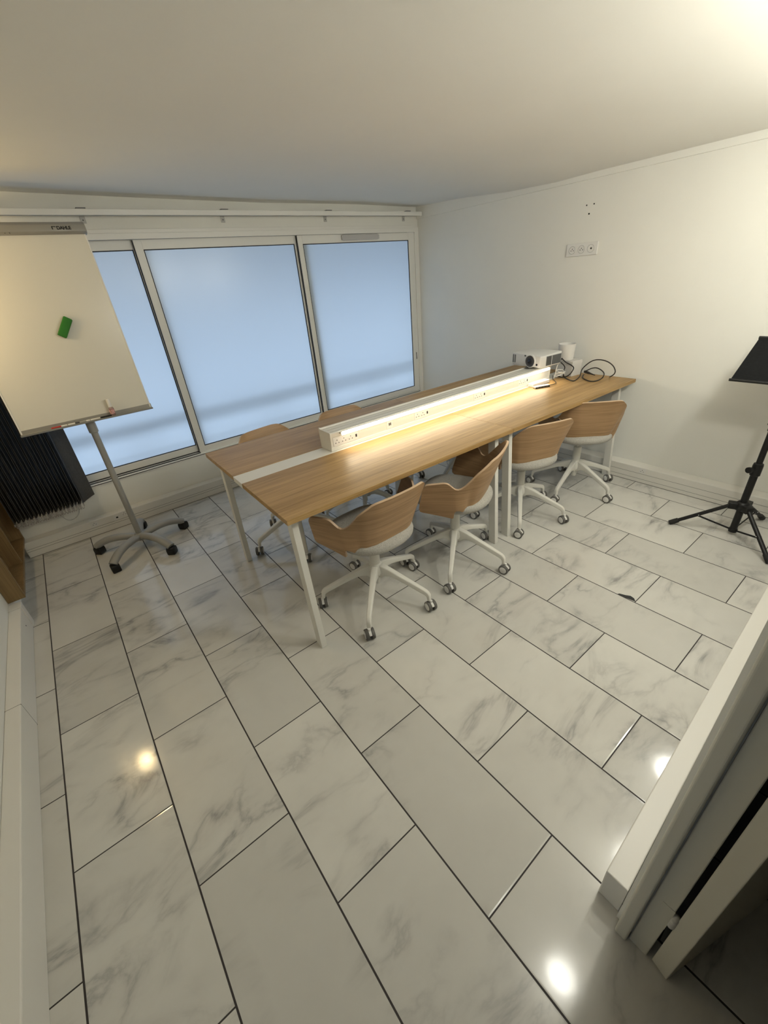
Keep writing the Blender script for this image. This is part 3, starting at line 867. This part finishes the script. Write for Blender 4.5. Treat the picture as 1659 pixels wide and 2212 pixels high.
def build_chair_meshes():
    M = {}
    # shell
    o = finish(shell_mesh(), 'backrest_shell', [OAKS, PLY], None, smooth=True)
    s = o.modifiers.new('solid', 'SOLIDIFY'); s.thickness = 0.011; s.offset = 0; s.material_offset_rim = 1
    e = o.modifiers.new('split', 'EDGE_SPLIT'); e.split_angle = math.radians(45)
    M['backrest_shell'] = o
    # seat cushion
    bm = bmesh.new()
    n = 56
    rings = []
    for z, sc_ in ((.412, .70), (.415, .86), (.422, .945), (.433, .990), (.446, 1.0), (.458, .985), (.468, .94), (.475, .86), (.479, .70), (.481, .40)):
        ring = []
        for i in range(n):
            a = 2 * PI * i / n; c, s_ = math.cos(a), math.sin(a)
            ex = 2 / (3.0 if s_ > 0 else 2.35)
            x = 0.204 * math.copysign(abs(c) ** ex, c) * sc_
            y = 0.000 + 0.203 * math.copysign(abs(s_) ** ex, s_) * sc_
            ring.append(bm.verts.new((x, y, z + 0.006 * max(y, 0) / 0.2)))
        rings.append(ring)
    for a, b in zip(rings, rings[1:]):
        for i in range(n): bm.faces.new((a[i], a[(i + 1) % n], b[(i + 1) % n], b[i]))
    bm.faces.new(rings[0][::-1]); bm.faces.new(rings[-1])
    M['seat'] = finish(bm, 'seat', FABRIC, None, smooth=True)
    bm = bmesh.new(); box(bm, -0.075, 0.075, -0.09, 0.09, 0.390, 0.414)
    M['seat_plate'] = finish(bm, 'seat_plate', WHITEM, None, bevel=0.004)
    bm = bmesh.new()
    lathe(bm, [(0.0125, .325), (0.0125, .392), (0.02, .392)], n=20)
    lathe(bm, [(0.0275, .228), (0.0275, .334), (0.026, .338), (0.013, .338)], n=28)
    M['column'] = finish(bm, 'column', WHITEM, None, smooth=True, split=40)
    bm = bmesh.new()
    lathe(bm, [(0.015, .103), (0.017, .107), (0.018, .16), (0.036, .165), (0.042, .185), (0.040, .212), (0.033, .230), (0.0285, .236)], n=28)
    M['base_hub'] = finish(bm, 'base_hub', WHITEM, None, smooth=True, split=50)
    # one leg of the star base, along +x
    top = [(0.020, .232), (0.050, .226), (0.080, .216), (0.275, .130), (0.290, .122), (0.302, .110), (0.308, .096), (0.309, .062)]
    bot = [(0.292, .062), (0.290, .084), (0.284, .093), (0.272, .100), (0.150, .152), (0.110, .166), (0.080, .171), (0.055, .166), (0.038, .150), (0.020, .150)]
    poly = top + bot
    wd_ = lambda i: 0.0165 - 0.0045 * min(max((poly[i][0] - 0.05) / 0.22, 0), 1)
    bm = bmesh.new()
    prism(bm, poly, (1, 0, 0), (0, 0, 1), (0, 1, 0), (0, 0, 0), lambda i: -wd_(i), lambda i: wd_(i))
    M['leg'] = finish(bm, 'leg', WHITEM, None, smooth=True, bevel=0.006, seg=3, split=60)
    # caster: two wheels and a hood, axle along local y, contact under the origin
    for k, sy in enumerate((-1, 1)):
        bm = bmesh.new()
        prof = [(0.0, .0065), (.026, .0065), (.0285, .009), (.0285, .0205), (.0265, .0235), (.0205, .0235)]
        nn = 28
        rings = [[bm.verts.new((r * math.cos(2 * PI * i / nn), sy * w, 0.0285 + r * math.sin(2 * PI * i / nn))) for i in range(nn)] for r, w in prof[1:]]
        for a, b in zip(rings, rings[1:]):
            for i in range(nn): bm.faces.new((a[i], a[(i + 1) % nn], b[(i + 1) % nn], b[i])).material_index = 0
        bm.faces.new(rings[0]).material_index = 0
        cap = [[bm.verts.new((r * math.cos(2 * PI * i / nn), sy * w, 0.0285 + r * math.sin(2 * PI * i / nn))) for i in range(nn)] for r, w in ((.0205, .0235), (.0200, .0252), (.016, .0262))]
        for a, b in zip([rings[-1]] + cap[1:], cap[1:] + [None]):
            if b is None: break
            for i in range(nn): bm.faces.new((a[i], a[(i + 1) % nn], b[(i + 1) % nn], b[i])).material_index = 1
        bm.faces.new(cap[-1]).material_index = 1
        for v in [v for v in bm.verts if not v.link_faces]: bm.verts.remove(v)
        M['wheel%d' % k] = finish(bm, 'caster_wheel', [TREAD, WHITEP], None, smooth=True, split=35)
    bm = bmesh.new()
    pts = [(0.0275 * math.cos(a), 0.0285 + 0.0275 * math.sin(a)) for a in [math.radians(d) for d in range(-20, 171, 14)]]
    pts += [(-0.012, 0.026), (0.0, 0.020)]
    prism(bm, pts, (1, 0, 0), (0, 0, 1), (0, 1, 0), (0, 0, 0), -0.0062, 0.0062)
    cyl(bm, (-0.004, 0, 0.050), (-0.004, 0, 0.066), 0.0075, n=14)
    M['hood'] = finish(bm, 'caster_hood', WHITEP, None, smooth=True, split=35)
    return M

CM = build_chair_meshes()
chair_used = set()
def take(key, parent, loc=(0, 0, 0), rz=0.0):
    src = CM[key]
    if key not in chair_used:
        o = src; chair_used.add(key)
    else:
        o = src.copy(); COL.objects.link(o)
    o.parent = parent
    o.location = loc; o.rotation_euler = (0, 0, rz)
    return o

def make_chair(label, x, y, rot, base_deg, dz=0.0, swivel=0):
    t = thing('swivel_chair', label, 'chair', (x, y, 0), math.radians(rot), 'swivel chairs around the desks')
    take('seat', t, (0, 0, dz)); take('backrest_shell', t, (0, 0, dz)); take('seat_plate', t, (0, 0, dz))
    take('column', t, (0, 0, 0)); take('base_hub', t)
    rnd = random.Random(int(x * 100) + swivel)
    for k in range(5):
        a = math.radians(base_deg + 72 * k - rot)
        lg = take('leg', t, (0, 0, 0), a)
        sw = math.radians(82 + rnd.uniform(-28, 28)) - a - math.radians(rot)
        for key in ('wheel0', 'wheel1', 'hood'):
            take(key, lg, (0.3085, 0, 0), sw)
    return t

make_chair('oak-backed swivel chair with grey seat, nearest the camera, at the desks\' left front', 1.502, -1.452, 2, 8.1)
make_chair('oak-backed swivel chair turned side-on, second from the left on the near side', 2.054, -1.512, 24, 2.0, 0.012)
make_chair('oak-backed swivel chair just right of the middle desk legs, third on the near side', 2.768, -1.452, -20, 1.0, 0.003)
make_chair('oak-backed swivel chair on the near side closest to the right wall', 3.383, -1.505, -42, -28.0)
make_chair('swivel chair on the window side behind the desks\' left end, by the flip chart', 1.490, -0.585, 188, 32.5, 0.016)
make_chair('swivel chair on the window side, its backrest top before the right window mullion', 2.020, -0.640, 176, 18.0, 0.020)
make_chair('swivel chair tucked deep under the desks on the window side, only base casters showing', 2.900, -0.745, 172, 53.0, -0.02)

# ------------------------------------------------------------------ flip chart
fc = thing('flip_chart', 'white flip chart board on a grey five-castered stand in front of the window', 'flip chart', (0.601, 0.167, 0))
TILT = math.radians(5.5)
BX0, BX1 = 0.266 - 0.601, 0.950 - 0.601
MB_ = Matrix.Translation((0, 0.107 - 0.167, 0.945)) @ Matrix.Rotation(-TILT, 4, 'X')
bm = bmesh.new(); box(bm, BX0 + 0.002, BX1 - 0.002, 0.0, 0.020, 0.0, 1.0, M=MB_)
finish(bm, 'board', BOARD, fc, bevel=0.001)
for x0, x1 in ((BX0, BX0 + 0.008), (BX1 - 0.008, BX1)):
    bm = bmesh.new(); box(bm, x0, x1, -0.003, 0.022, 0.0, 0.95, M=MB_)
    finish(bm, 'board_edge', WHITEP, fc, bevel=0.0015)
bm = bmesh.new()
prism(bm, [(0.022, 0.945), (-0.012, 0.945), (-0.030, 0.955), (-0.026, 0.985), (-0.010, 0.999), (0.008, 1.004), (0.022, 1.004)], (0, 1, 0), (0, 0, 1), (1, 0, 0), (0, 0, 0), BX0 - 0.002, BX1 + 0.008)
for v in bm.verts: v.co = MB_ @ v.co
clamp = finish(bm, 'clamp_bar', SILVERD, fc, smooth=True, split=30, bevel=0.002)
bm = bmesh.new()
tube(bm, [(0.010 * math.cos(a), 0, 0.010 * math.sin(a)) for a in [math.radians(d) for d in range(0, 181, 15)]], 0.0016, n=8)
for v in bm.verts: v.co = MB_ @ (v.co + Vector((0.608 - 0.601, -0.0255, 0.948)))
finish(bm, 'release_notch', mat('notch_shadow', (0.08, 0.08, 0.075), 0.5), clamp)
# lettering on the clamp bar
fcur = bpy.data.curves.new('lettering', 'FONT')
fcur.body = 'DAHLE'
fcur.size = 0.0215
fcur.offset = 0.0010
fcur.extrude = 0.0003
fcur.space_character = 0.94
tmp = bpy.data.objects.new('lettering_tmp', fcur)
COL.objects.link(tmp)
bpy.context.view_layer.update()
dg = bpy.context.evaluated_depsgraph_get()
tme = bpy.data.meshes.new_from_object(tmp.evaluated_get(dg))
bpy.data.objects.remove(tmp)
bmt = bmesh.new(); bmt.from_mesh(tme)
MT = MB_ @ Matrix.Translation((0.824 - 0.601, -0.0287, 0.9625)) @ Matrix.Rotation(PI / 2 - math.radians(7.6), 4, 'X')
for v in bmt.verts: v.co = MT @ v.co
# small corner mark in front of the word
for (x0, x1, y0, y1) in ((-0.0215, -0.0025, 0.0115, 0.0150), (-0.0215, -0.0165, 0.0, 0.0150), (-0.0050, -0.0025, 0.0095, 0.0150)):
    box(bmt, x0, x1, y0, y1, -0.0003, 0.0004, M=MT)
finish(bmt, 'lettering', BLACKP, clamp)
# pen tray
bm = bmesh.new()
prism(bm, [(-0.034, -0.006), (-0.036, 0.004), (-0.033, 0.004), (-0.031, 0.0), (-0.002, 0.0), (0.0, 0.022), (0.022, 0.022), (0.022, -0.010), (0.0, -0.012)], (0, 1, 0), (0, 0, 1), (1, 0, 0), (0, 0.107 - 0.167, 0.944), BX0 - 0.002, BX1 + 0.004)
finish(bm, 'pen_tray', SILVERD, fc, bevel=0.001)
# pole, sleeve, star base
bm = bmesh.new(); cyl(bm, (0, 0, 0.085), (0, 0, 0.90), 0.0190, n=28)
finish(bm, 'pole', SILVER, fc, smooth=True, split=50)
bm = bmesh.new(); lathe(bm, [(0.021, .856), (0.026, .860), (0.026, .925), (0.024, 0.99), (0.024, 1.28), (0.018, 1.30)], n=28)
finish(bm, 'sleeve', SILVER, fc, smooth=True, split=40)
boxobj('board_mount', -0.05, 0.05, 0.012, 0.03, 1.30, 1.38, SILVER, fc, bevel=0.003)
bm = bmesh.new(); lathe(bm, [(0.026, .060), (0.036, .068), (0.036, .098), (0.030, .112), (0.0225, .116)], n=28)
finish(bm, 'base_hub', SILVER, fc, smooth=True, split=50)
leg_src = None
for k in range(5):
    a = math.radians(8.5 + 72 * k)
    if leg_src is None:
        bm = bmesh.new()
        pts = catmull([(0.018, 0, .086), (0.07, 0, .098), (0.15, 0, .104), (0.22, 0, .096), (0.275, 0, .076), (0.302, 0, .060)], 5)
        tube(bm, pts, [0.0285 + 0.001 * math.sin(i / len(pts) * PI) for i in range(len(pts))], n=18, sx=0.98, sz=0.80)
        leg_src = finish(bm, 'leg', SILVER, fc, smooth=True, split=60)
        lg = leg_src
        bm = bmesh.new()
        prof = [(-0.028, 0.009), (-0.023, 0.0), (0.023, 0.0), (0.028, 0.009), (0.030, 0.036), (0.024, 0.054), (0.0, 0.058), (-0.024, 0.054), (-0.030, 0.036)]
        prism(bm, prof, (1, 0, 0), (0, 0, 1), (0, 1, 0), (0, 0, 0), -0.026, 0.026)
        cas_src = finish(bm, 'caster', BLACKP, lg, bevel=0.006, seg=3, smooth=True, split=50)
        cas_src.location = (0.296, 0, 0)
        cs = cas_src
    else:
        lg = leg_src.copy(); COL.objects.link(lg)
        cs = cas_src.copy(); COL.objects.link(cs); cs.parent = lg
    lg.rotation_euler = (0, 0, a)
    cs.rotation_euler = (0, 0, (0.5, 1.3, -0.4, 0.9, 2.0)[k])

# things on the flip chart
er = thing('board_eraser', 'green magnetic eraser stuck at an angle on the white flip chart board', 'eraser', (0.6775, 0.107 + 0.507 * math.sin(TILT), 0.945 + 0.507 * math.cos(TILT)))
er.rotation_euler = (-TILT, math.radians(36), 0)
bm = bmesh.new(); box(bm, -0.0215, 0.0215, -0.022, -0.004, -0.055, 0.055)
finish(bm, 'felt_body', GREEN, er, bevel=0.007, seg=4, smooth=True, split=60)
bm = bmesh.new(); box(bm, -0.0207, 0.0207, -0.0045, -0.0004, -0.0542, 0.0542)
finish(bm, 'magnet_backing', mat('dark_green_backing', (0.01, 0.06, 0.008), 0.6), er, bevel=0.002)

sp = thing('spray_bottle', 'small clear spray bottle with red label and white cap on the pen tray', 'bottle', (0.732, 0.090, 0.9445))
sp.scale = (1.15, 1.15, 1.08)
bm = bmesh.new(); lathe(bm, [(0.009, 0), (0.0115, 0.002), (0.0120, 0.006), (0.0120, 0.042), (0.008, 0.050), (0.006, 0.053)], n=20)
finish(bm, 'body', PINK, sp, smooth=True, split=50)
bm = bmesh.new(); lathe(bm, [(0.01225, 0.014), (0.01225, 0.036)], n=20, close=False)
finish(bm, 'paper_label', mat('red_label', (0.55, 0.30, 0.28), 0.6, noise=0.7, nscale=120), sp, smooth=True)
bm = bmesh.new(); lathe(bm, [(0.0085, 0.050), (0.0088, 0.054), (0.0088, 0.090), (0.007, 0.094), (0.002, 0.095)], n=20)
finish(bm, 'cap', WHITEP, sp, smooth=True, split=50)

def marker(label, x, length, colm, bodym, yy=0.088):
    t = thing('marker_pen', label, 'marker', (x, yy, 0.9440 + 0.0052), 0.0, 'markers on the flip chart tray')
    r = 0.0050
    bm = bmesh.new(); cyl(bm, (0, 0, 0), (length * 0.62, 0, 0), r, n=14); finish(bm, 'barrel', bodym, t, smooth=True, split=40)
    bm = bmesh.new(); cyl(bm, (length * 0.62, 0, 0), (length, 0, 0), r * 1.05, r * 0.9, n=14); finish(bm, 'cap', colm, t, smooth=True, split=40)
marker('red marker lying at the left end of the flip chart tray', 0.410, 0.078, WHITEP, RED)
marker('white marker lying just right of the red marker on the tray', 0.492, 0.058, DGREY, WHITEP)
marker('white marker with dark cap near the middle of the flip chart tray', 0.553, 0.052, WHITEP, mat('grey_pen_print', (0.35, 0.35, 0.33), 0.5))
marker('plain white marker lying above the pole on the tray', 0.608, 0.050, WHITEP, WHITEP)
marker('black marker lying just left of the spray bottle on the tray', 0.662, 0.060, BLACKP, BLACKP)

# ------------------------------------------------------------------ black tripod stand at the right
ts = thing('tripod_stand', 'black tripod stand with a tilted black tray in front of the right wall', 'stand', (3.433, -2.523, 0))
bm = bmesh.new()
cyl(bm, (0, 0, 0.030), (0, 0, 0.43), 0.0185, n=24)
finish(bm, 'outer_column', BLACKP, ts, smooth=True, split=50)
bm = bmesh.new(); cyl(bm, (0, 0, 0.40), (0, 0, 0.93), 0.0150, n=24)
finish(bm, 'inner_column', BLACKP, ts, smooth=True, split=50)
bm = bmesh.new(); lathe(bm, [(0.021, .020), (0.022, .024), (0.022, .040), (0.019, .044)], n=24); finish(bm, 'bottom_cap', BLACKP, ts, smooth=True, split=40)
bm = bmesh.new(); lathe(bm, [(0.0190, .395), (0.0245, .400), (0.0245, .455), (0.0225, .468), (0.0160, .472)], n=24)
cl = finish(bm, 'clamp_collar', BLACKP, ts, smooth=True, split=40)
bm = bmesh.new(); cyl(bm, (-0.022, 0.010, .437), (-0.052, 0.022, .440), 0.008, n=12); cyl(bm, (-0.048, 0.020, .440), (-0.060, 0.025, .441), 0.017, n=16)
finish(bm, 'knob', BLACKP, cl, smooth=True, split=40)
bm = bmesh.new(); lathe(bm, [(0.0160, .655), (0.0200, .660), (0.0200, .700), (0.0160, .706)], n=24); cyl(bm, (-0.018, 0.008, .69), (-0.035, 0.015, .705), 0.009, n=12)
finish(bm, 'upper_collar', BLACKP, ts, smooth=True, split=40)
feet = [(-0.107 - 0.012, 0.295), (-0.204, -0.227), (0.308, -0.072)]
hub = bmesh.new()
lathe(hub, [(0.020, .168), (0.032, .172), (0.036, .190), (0.036, .212), (0.026, .224), (0.020, .226)], n=24)
for fx, fy in feet:
    a = math.atan2(fy, fx); M = Matrix.Rotation(a, 4, 'Z')
    box(hub, 0.02, 0.066, -0.021, 0.021, 0.176, 0.216, M=M)
finish(hub, 'leg_hub', BLACKP, ts, bevel=0.004, seg=2, smooth=True, split=50)
for fx, fy in feet:
    d = Vector((fx, fy, 0)).normalized(); L_ = Vector((fx, fy, 0)).length
    p0 = d * 0.050 + Vector((0, 0, .196)); p1 = d * L_ + Vector((0, 0, 0.012))
    bm = bmesh.new(); tube(bm, [p0, p0.lerp(p1, 0.5), p1], 0.0125, n=14, sx=1.0, sz=0.85)
    lg = finish(bm, 'leg', BLACKP, ts, smooth=True, split=50)
    e = (p1 - p0).normalized()
    bm = bmesh.new(); tube(bm, [p1 - e * 0.045, p1 - e * 0.02, p1 + e * 0.006], [0.0150, 0.0158, 0.0150], n=14)
    finish(bm, 'rubber_foot', mat('black_rubber', (0.015, 0.015, 0.014), 0.7), lg, smooth=True, split=50)
    q = p0.lerp(p1, 0.52)
    bm = bmesh.new(); tube(bm, [d * 0.020 + Vector((0, 0, .036)), q - Vector((0, 0, 0.010))], 0.0055, n=10, sx=0.6)
    finish(bm, 'brace', BLACKP, ts, smooth=True, split=50)
    bm = bmesh.new(); side = Vector((-d.y, d.x, 0)); cyl(bm, q + side * 0.0155 + Vector((0, 0, 0)), q - side * 0.0155, 0.0032, n=10)
    finish(bm, 'rivet', mat('bright_rivet', (0.6, 0.6, 0.6), 0.3, metal=0.8), lg)
# tilted tray (fabric between two rods)
bm = bmesh.new()
A, B_, C_, D_ = Vector((0.000, 0.250, 0.900)), Vector((0.000, -0.250, 0.900)), Vector((0.235, -0.250, 1.084)), Vector((0.235, 0.233, 1.084))
A.x = 0.0; nrm = (B_ - A).cross(D_ - A).normalized()
v0 = [bm.verts.new(p + nrm * h) for h in (-0.003, 0.003) for p in (A, B_, C_, D_)]
for f in ((0, 3, 2, 1), (4, 5, 6, 7), (0, 1, 5, 4), (1, 2, 6, 5), (2, 3, 7, 6), (3, 0, 4, 7)): bm.faces.new([v0[i] for i in f])
tr = finish(bm, 'tray_panel', BLACKF, ts)
bm = bmesh.new(); tube(bm, [A + Vector((0, 0.006, 0)), B_ - Vector((0, 0.006, 0))], 0.0075, n=12); finish(bm, 'lower_rod', BLACKP, ts, smooth=True, split=50)
bm = bmesh.new(); tube(bm, [D_ + Vector((0, 0.004, 0)), C_ - Vector((0, 0.006, 0))], 0.0085, n=12); finish(bm, 'upper_rod', BLACKP, ts, smooth=True, split=50)
bm = bmesh.new(); box(bm, -0.012, 0.06, -0.03, 0.03, 0.885, 0.93); finish(bm, 'tilt_head', BLACKP, ts, bevel=0.004)

# ------------------------------------------------------------------ things on the desks
pj_ = thing('projector', 'white projector with a black lens on the far end of the power box', 'projector', (3.462, -1.035, TZ + 0.111), math.radians(-6))
W2, D2, Z0, Z1 = 0.140, 0.112, 0.010, 0.100
bm = bmesh.new()      # lens side is -x, body width along y
prism(bm, [(-D2, -W2 + 0.012), (-D2 + 0.03, -W2), (D2, -W2), (D2, W2), (-D2 + 0.01, W2), (-D2, W2 - 0.01)], (1, 0, 0), (0, 1, 0), (0, 0, 1), (0, 0, 0), Z0, Z1)
for v in bm.verts:
    if v.co.z > 0.05: v.co.z -= 0.010 * (v.co.y < 0) * (v.co.x < -0.05)
finish(bm, 'body', mat('projector_white', (0.66, 0.66, 0.65), 0.4), pj_, bevel=0.008, seg=3, smooth=True, split=60)
bm = bmesh.new(); LY, LZ = -0.045, 0.052
prof = [(0.046, -0.006), (0.046, 0.010), (0.041, 0.012), (0.037, 0.002), (0.034, 0.002)]
def disc(bm, prof, n=36, mat_=0):
    rings = [[bm.verts.new((-D2 - w, LY + r * math.cos(2 * PI * i / n), LZ + r * math.sin(2 * PI * i / n))) for i in range(n)] for r, w in prof]
    for a, b in zip(rings, rings[1:]):
        for i in range(n): bm.faces.new((a[i], a[(i + 1) % n], b[(i + 1) % n], b[i])).material_index = mat_
    bm.faces.new(rings[-1]).material_index = mat_; bm.faces.new(rings[0][::-1]).material_index = mat_
disc(bm, [(0.046, -0.006), (0.046, 0.010), (0.041, 0.012)])
lr = finish(bm, 'lens_ring', mat('projector_white', (0.66, 0.66, 0.65), 0.4), pj_, smooth=True, split=40)
bm = bmesh.new(); disc(bm, [(0.0405, 0.0121), (0.0400, 0.0135), (0.033, 0.0140), (0.031, 0.0128)]); finish(bm, 'focus_ring', DGREY, lr, smooth=True, split=40)
bm = bmesh.new(); disc(bm, [(0.027, 0.0135), (0.026, 0.0150), (0.020, 0.0152)]); finish(bm, 'inner_barrel', mat('lens_barrel', (0.03, 0.03, 0.032), 0.35), lr, smooth=True, split=40)
bm = bmesh.new(); disc(bm, [(0.017, 0.0150), (0.014, 0.0175), (0.006, 0.0190)]); finish(bm, 'lens', LENS, lr, smooth=True)
bm = bmesh.new(); cyl(bm, (-D2 + 0.002, -0.100, 0.030), (-D2 - 0.0015, -0.100, 0.030), 0.008, n=16); finish(bm, 'sensor_window', LENS, pj_)
bm = bmesh.new(); box(bm, -D2 - 0.001, -D2 + 0.002, 0.004, 0.018, 0.080, 0.090); finish(bm, 'badge', DGREY, pj_)
bm = bmesh.new()
for i in range(2): box(bm, -D2 - 0.001, -D2 + 0.004, 0.100 + 0.018 * i, 0.112 + 0.018 * i, 0.028, 0.086)
finish(bm, 'front_vent', GREYV, pj_)
bm = bmesh.new(); box(bm, -0.060, -0.002, -W2 - 0.0012, -W2 + 0.003, 0.018, 0.084); box(bm, 0.004, 0.104, -W2 - 0.0012, -W2 + 0.003, 0.018, 0.084)
sv = finish(bm, 'side_vent', GREYV, pj_)
bm = bmesh.new()
for i in range(12): box(bm, 0.007, 0.101, -W2 - 0.0022, -W2 - 0.0010, 0.021 + 0.0052 * i, 0.0235 + 0.0052 * i)
for i in range(4): box(bm, -0.056 + 0.013 * i, -0.047 + 0.013 * i, -W2 - 0.0022, -W2 - 0.0010, 0.022, 0.080)
finish(bm, 'louvre', DGREY, sv)
bm = bmesh.new()
cyl(bm, (-0.085, -0.015, 0.0), (-0.085, -0.015, Z0 + 0.004), 0.022, 0.030, n=20)
for x, y in ((0.06, -0.03), (0.06, 0.045)): cyl(bm, (x, y, 0), (x, y, Z0 + 0.004), 0.010, n=14)
finish(bm, 'foot', DGREY, pj_, smooth=True, split=40)

bx = thing('white_box', 'white square box on the desk behind the projector under the white pot', 'box', (3.748, -1.145, TZ), math.radians(-8))
boxobj('carton', -0.055, 0.055, -0.075, 0.065, 0.0, 0.112, mat('white_card', (0.66, 0.65, 0.62), 0.6), bx, bevel=0.002)
boxobj('lid', -0.057, 0.057, -0.077, 0.067, 0.088, 0.1145, mat('white_card', (0.66, 0.65, 0.62), 0.6), bx, bevel=0.002)
pt = thing('white_pot', 'plain round white pot standing on the white box beside the projector', 'pot', (3.725, -1.125, TZ + 0.1148))
bm = bmesh.new()
lathe(bm, [(0.048, 0.0), (0.054, 0.002), (0.056, 0.008), (0.0625, 0.112), (0.0625, 0.118), (0.0595, 0.118), (0.056, 0.100), (0.052, 0.012), (0.01, 0.010)], n=44)
finish(bm, 'pot_body', mat('matt_white_ceramic', (0.72, 0.71, 0.69), 0.5), pt, smooth=True, split=45)

def cable(name, label, pts, r, m, per=8, group=None):
    bm = bmesh.new(); tube(bm, catmull(pts, per), r, n=10)
    o = finish(bm, name, m, None, smooth=True, split=60)
    return setp(o, label, 'cable', group)
def plug(o, p0, p1, r0, r1, m, name='plug'):
    bm = bmesh.new(); p0, p1 = Vector(p0), Vector(p1)
    tube(bm, [p0, p0.lerp(p1, .4), p0.lerp(p1, .55), p1], [r0, r0, (r0 + r1) / 2, r1], n=12)
    return finish(bm, name, m, o, smooth=True, split=50)
CBL = mat('black_cable_rubber', (0.012, 0.0105, 0.010), 0.4)
tz = TZ + 0.0055
c1 = cable('power_cable', 'black power cable looping from the projector side down to the desk', [(3.575, -1.150, 0.895), (3.62, -1.155, 0.892), (3.665, -1.165, 0.860), (3.672, -1.205, 0.842), (3.668, -1.232, 0.826), (3.660, -1.232, 0.805), (3.655, -1.215, 0.775), (3.640, -1.190, tz), (3.620, -1.165, tz), (3.635, -1.120, tz)], 0.0042, CBL)
plug(c1, (3.572, -1.149, 0.895), (3.625, -1.156, 0.891), 0.010, 0.006, CBL)
c2 = cable('video_cable', 'long black cable lying on the desk and arching up against the right wall', [(3.580, -1.120, 0.885), (3.625, -1.135, 0.870), (3.655, -1.165, 0.83), (3.650, -1.165, 0.795), (3.640, -1.175, tz + 0.005), (3.610, -1.210, tz), (3.565, -1.268, tz), (3.553, -1.306, tz), (3.602, -1.303, tz), (3.70, -1.275, tz + 0.004), (3.742, -1.262, 0.800), (3.742, -1.295, 0.842), (3.742, -1.338, 0.873), (3.742, -1.387, 0.883), (3.742, -1.443, 0.875), (3.742, -1.488, 0.851), (3.742, -1.512, 0.818), (3.745, -1.508, 0.792), (3.755, -1.480, 0.768), (3.80, -1.455, tz)], 0.0040, CBL)
plug(c2, (3.575, -1.118, 0.887), (3.625, -1.135, 0.870), 0.009, 0.005, CBL)
c3 = cable('charging_cable', 'black cable coiled in a low loop, plug end up, near the right wall', [(3.752, -1.285, 0.787), (3.748, -1.302, 0.798), (3.742, -1.338, 0.817), (3.742, -1.374, 0.823), (3.742, -1.414, 0.809), (3.742, -1.437, 0.785), (3.723, -1.434, tz), (3.624, -1.438, tz), (3.604, -1.402, tz), (3.655, -1.330, tz), (3.715, -1.290, tz), (3.77, -1.268, tz)], 0.0040, CBL)
plug(c3, (3.765, -1.272, 0.783), (3.765, -1.359, 0.764), 0.0095, 0.003, CBL)
cable('thin_cable', 'thin grey cable hanging down from behind the white pot', [(3.800, -1.130, 0.880), (3.802, -1.169, 0.858), (3.805, -1.191, 0.818), (3.805, -1.206, 0.782), (3.800, -1.196, 0.757), (3.800, -1.165, 0.755)], 0.0014, mat('grey_wire', (0.30, 0.29, 0.27), 0.5))
cable('arched_cable', 'short black cable arching above the back of the projector', [(3.585, -1.010, 0.890), (3.622, -1.026, 0.916), (3.624, -1.056, 0.930), (3.622, -1.088, 0.925), (3.610, -1.111, 0.905), (3.578, -1.118, 0.890)], 0.0040, CBL)
wc = [(3.60 + 0.03 * math.cos(i * 0.9) + 0.01 * math.sin(i * 2.3), -1.165 + 0.030 * math.sin(i * 0.9), TZ + 0.006 + 0.035 * abs(math.sin(i * 0.31)) + 0.0012 * i) for i in range(22)]
cable('white_cable', 'bundle of white cable coiled beside the white box on the desk', wc, 0.0036, WHITEP, 6)
cable('white_lead', 'short white lead dropping from the projector down to the desk', [(3.548, -1.175, 0.875), (3.545, -1.165, 0.84), (3.545, -1.160, 0.80), (3.548, -1.150, 0.762)], 0.0030, WHITEP)

st = thing('power_strip', 'small white power strip lying against the front of the power box', 'power strip', (3.352, -1.149, TZ), math.radians(-3))
boxobj('strip_body', -0.098, 0.098, -0.022, 0.022, 0.0, 0.024, WHITEP, st, bevel=0.004, seg=3)
for i, x in enumerate((-0.062, -0.022, 0.018, 0.058)):
    bm = bmesh.new(); lathe(bm, [(0.015, 0.0238), (0.015, 0.0252), (0.0135, 0.0252), (0.013, 0.0242)], n=20)
    o = finish(bm, 'outlet', mat('strip_outlet', (0.60, 0.59, 0.57), 0.5), st, loc=(x, 0, 0), smooth=True, split=30)
    bm = bmesh.new()
    for hx in (-0.005, 0.005): cyl(bm, (hx, 0, 0.0240), (hx, 0, 0.0246), 0.002, n=8)
    finish(bm, 'pin_hole', mat('soft_grey_hole', (0.25, 0.25, 0.25), 0.6), o)
hb = thing('usb_hub', 'slim silver and black hub on the desk in front of the white power strip', 'hub', (3.290, -1.212, TZ), math.radians(-20))
boxobj('top_shell', -0.062, 0.062, -0.016, 0.016, 0.003, 0.014, mat('satin_aluminium', (0.62, 0.61, 0.59), 0.35, metal=0.4), hb, bevel=0.001)
boxobj('port_face', -0.0615, 0.0615, -0.0165, 0.0155, 0.0, 0.0105, BLACKP, hb, bevel=0.001)
bm = bmesh.new()
for i in range(4): box(bm, -0.050 + 0.026 * i, -0.036 + 0.026 * i, -0.0172, -0.0163, 0.002, 0.008)
finish(bm, 'port', DGREY, hb)
cable('hub_cable', 'short black cable curling from the small hub up to the power box', [(3.346, -1.233, tz + 0.002), (3.385, -1.245, tz), (3.437, -1.236, tz), (3.492, -1.192, tz), (3.520, -1.160, tz + 0.002), (3.530, -1.148, 0.785)], 0.0026, CBL)
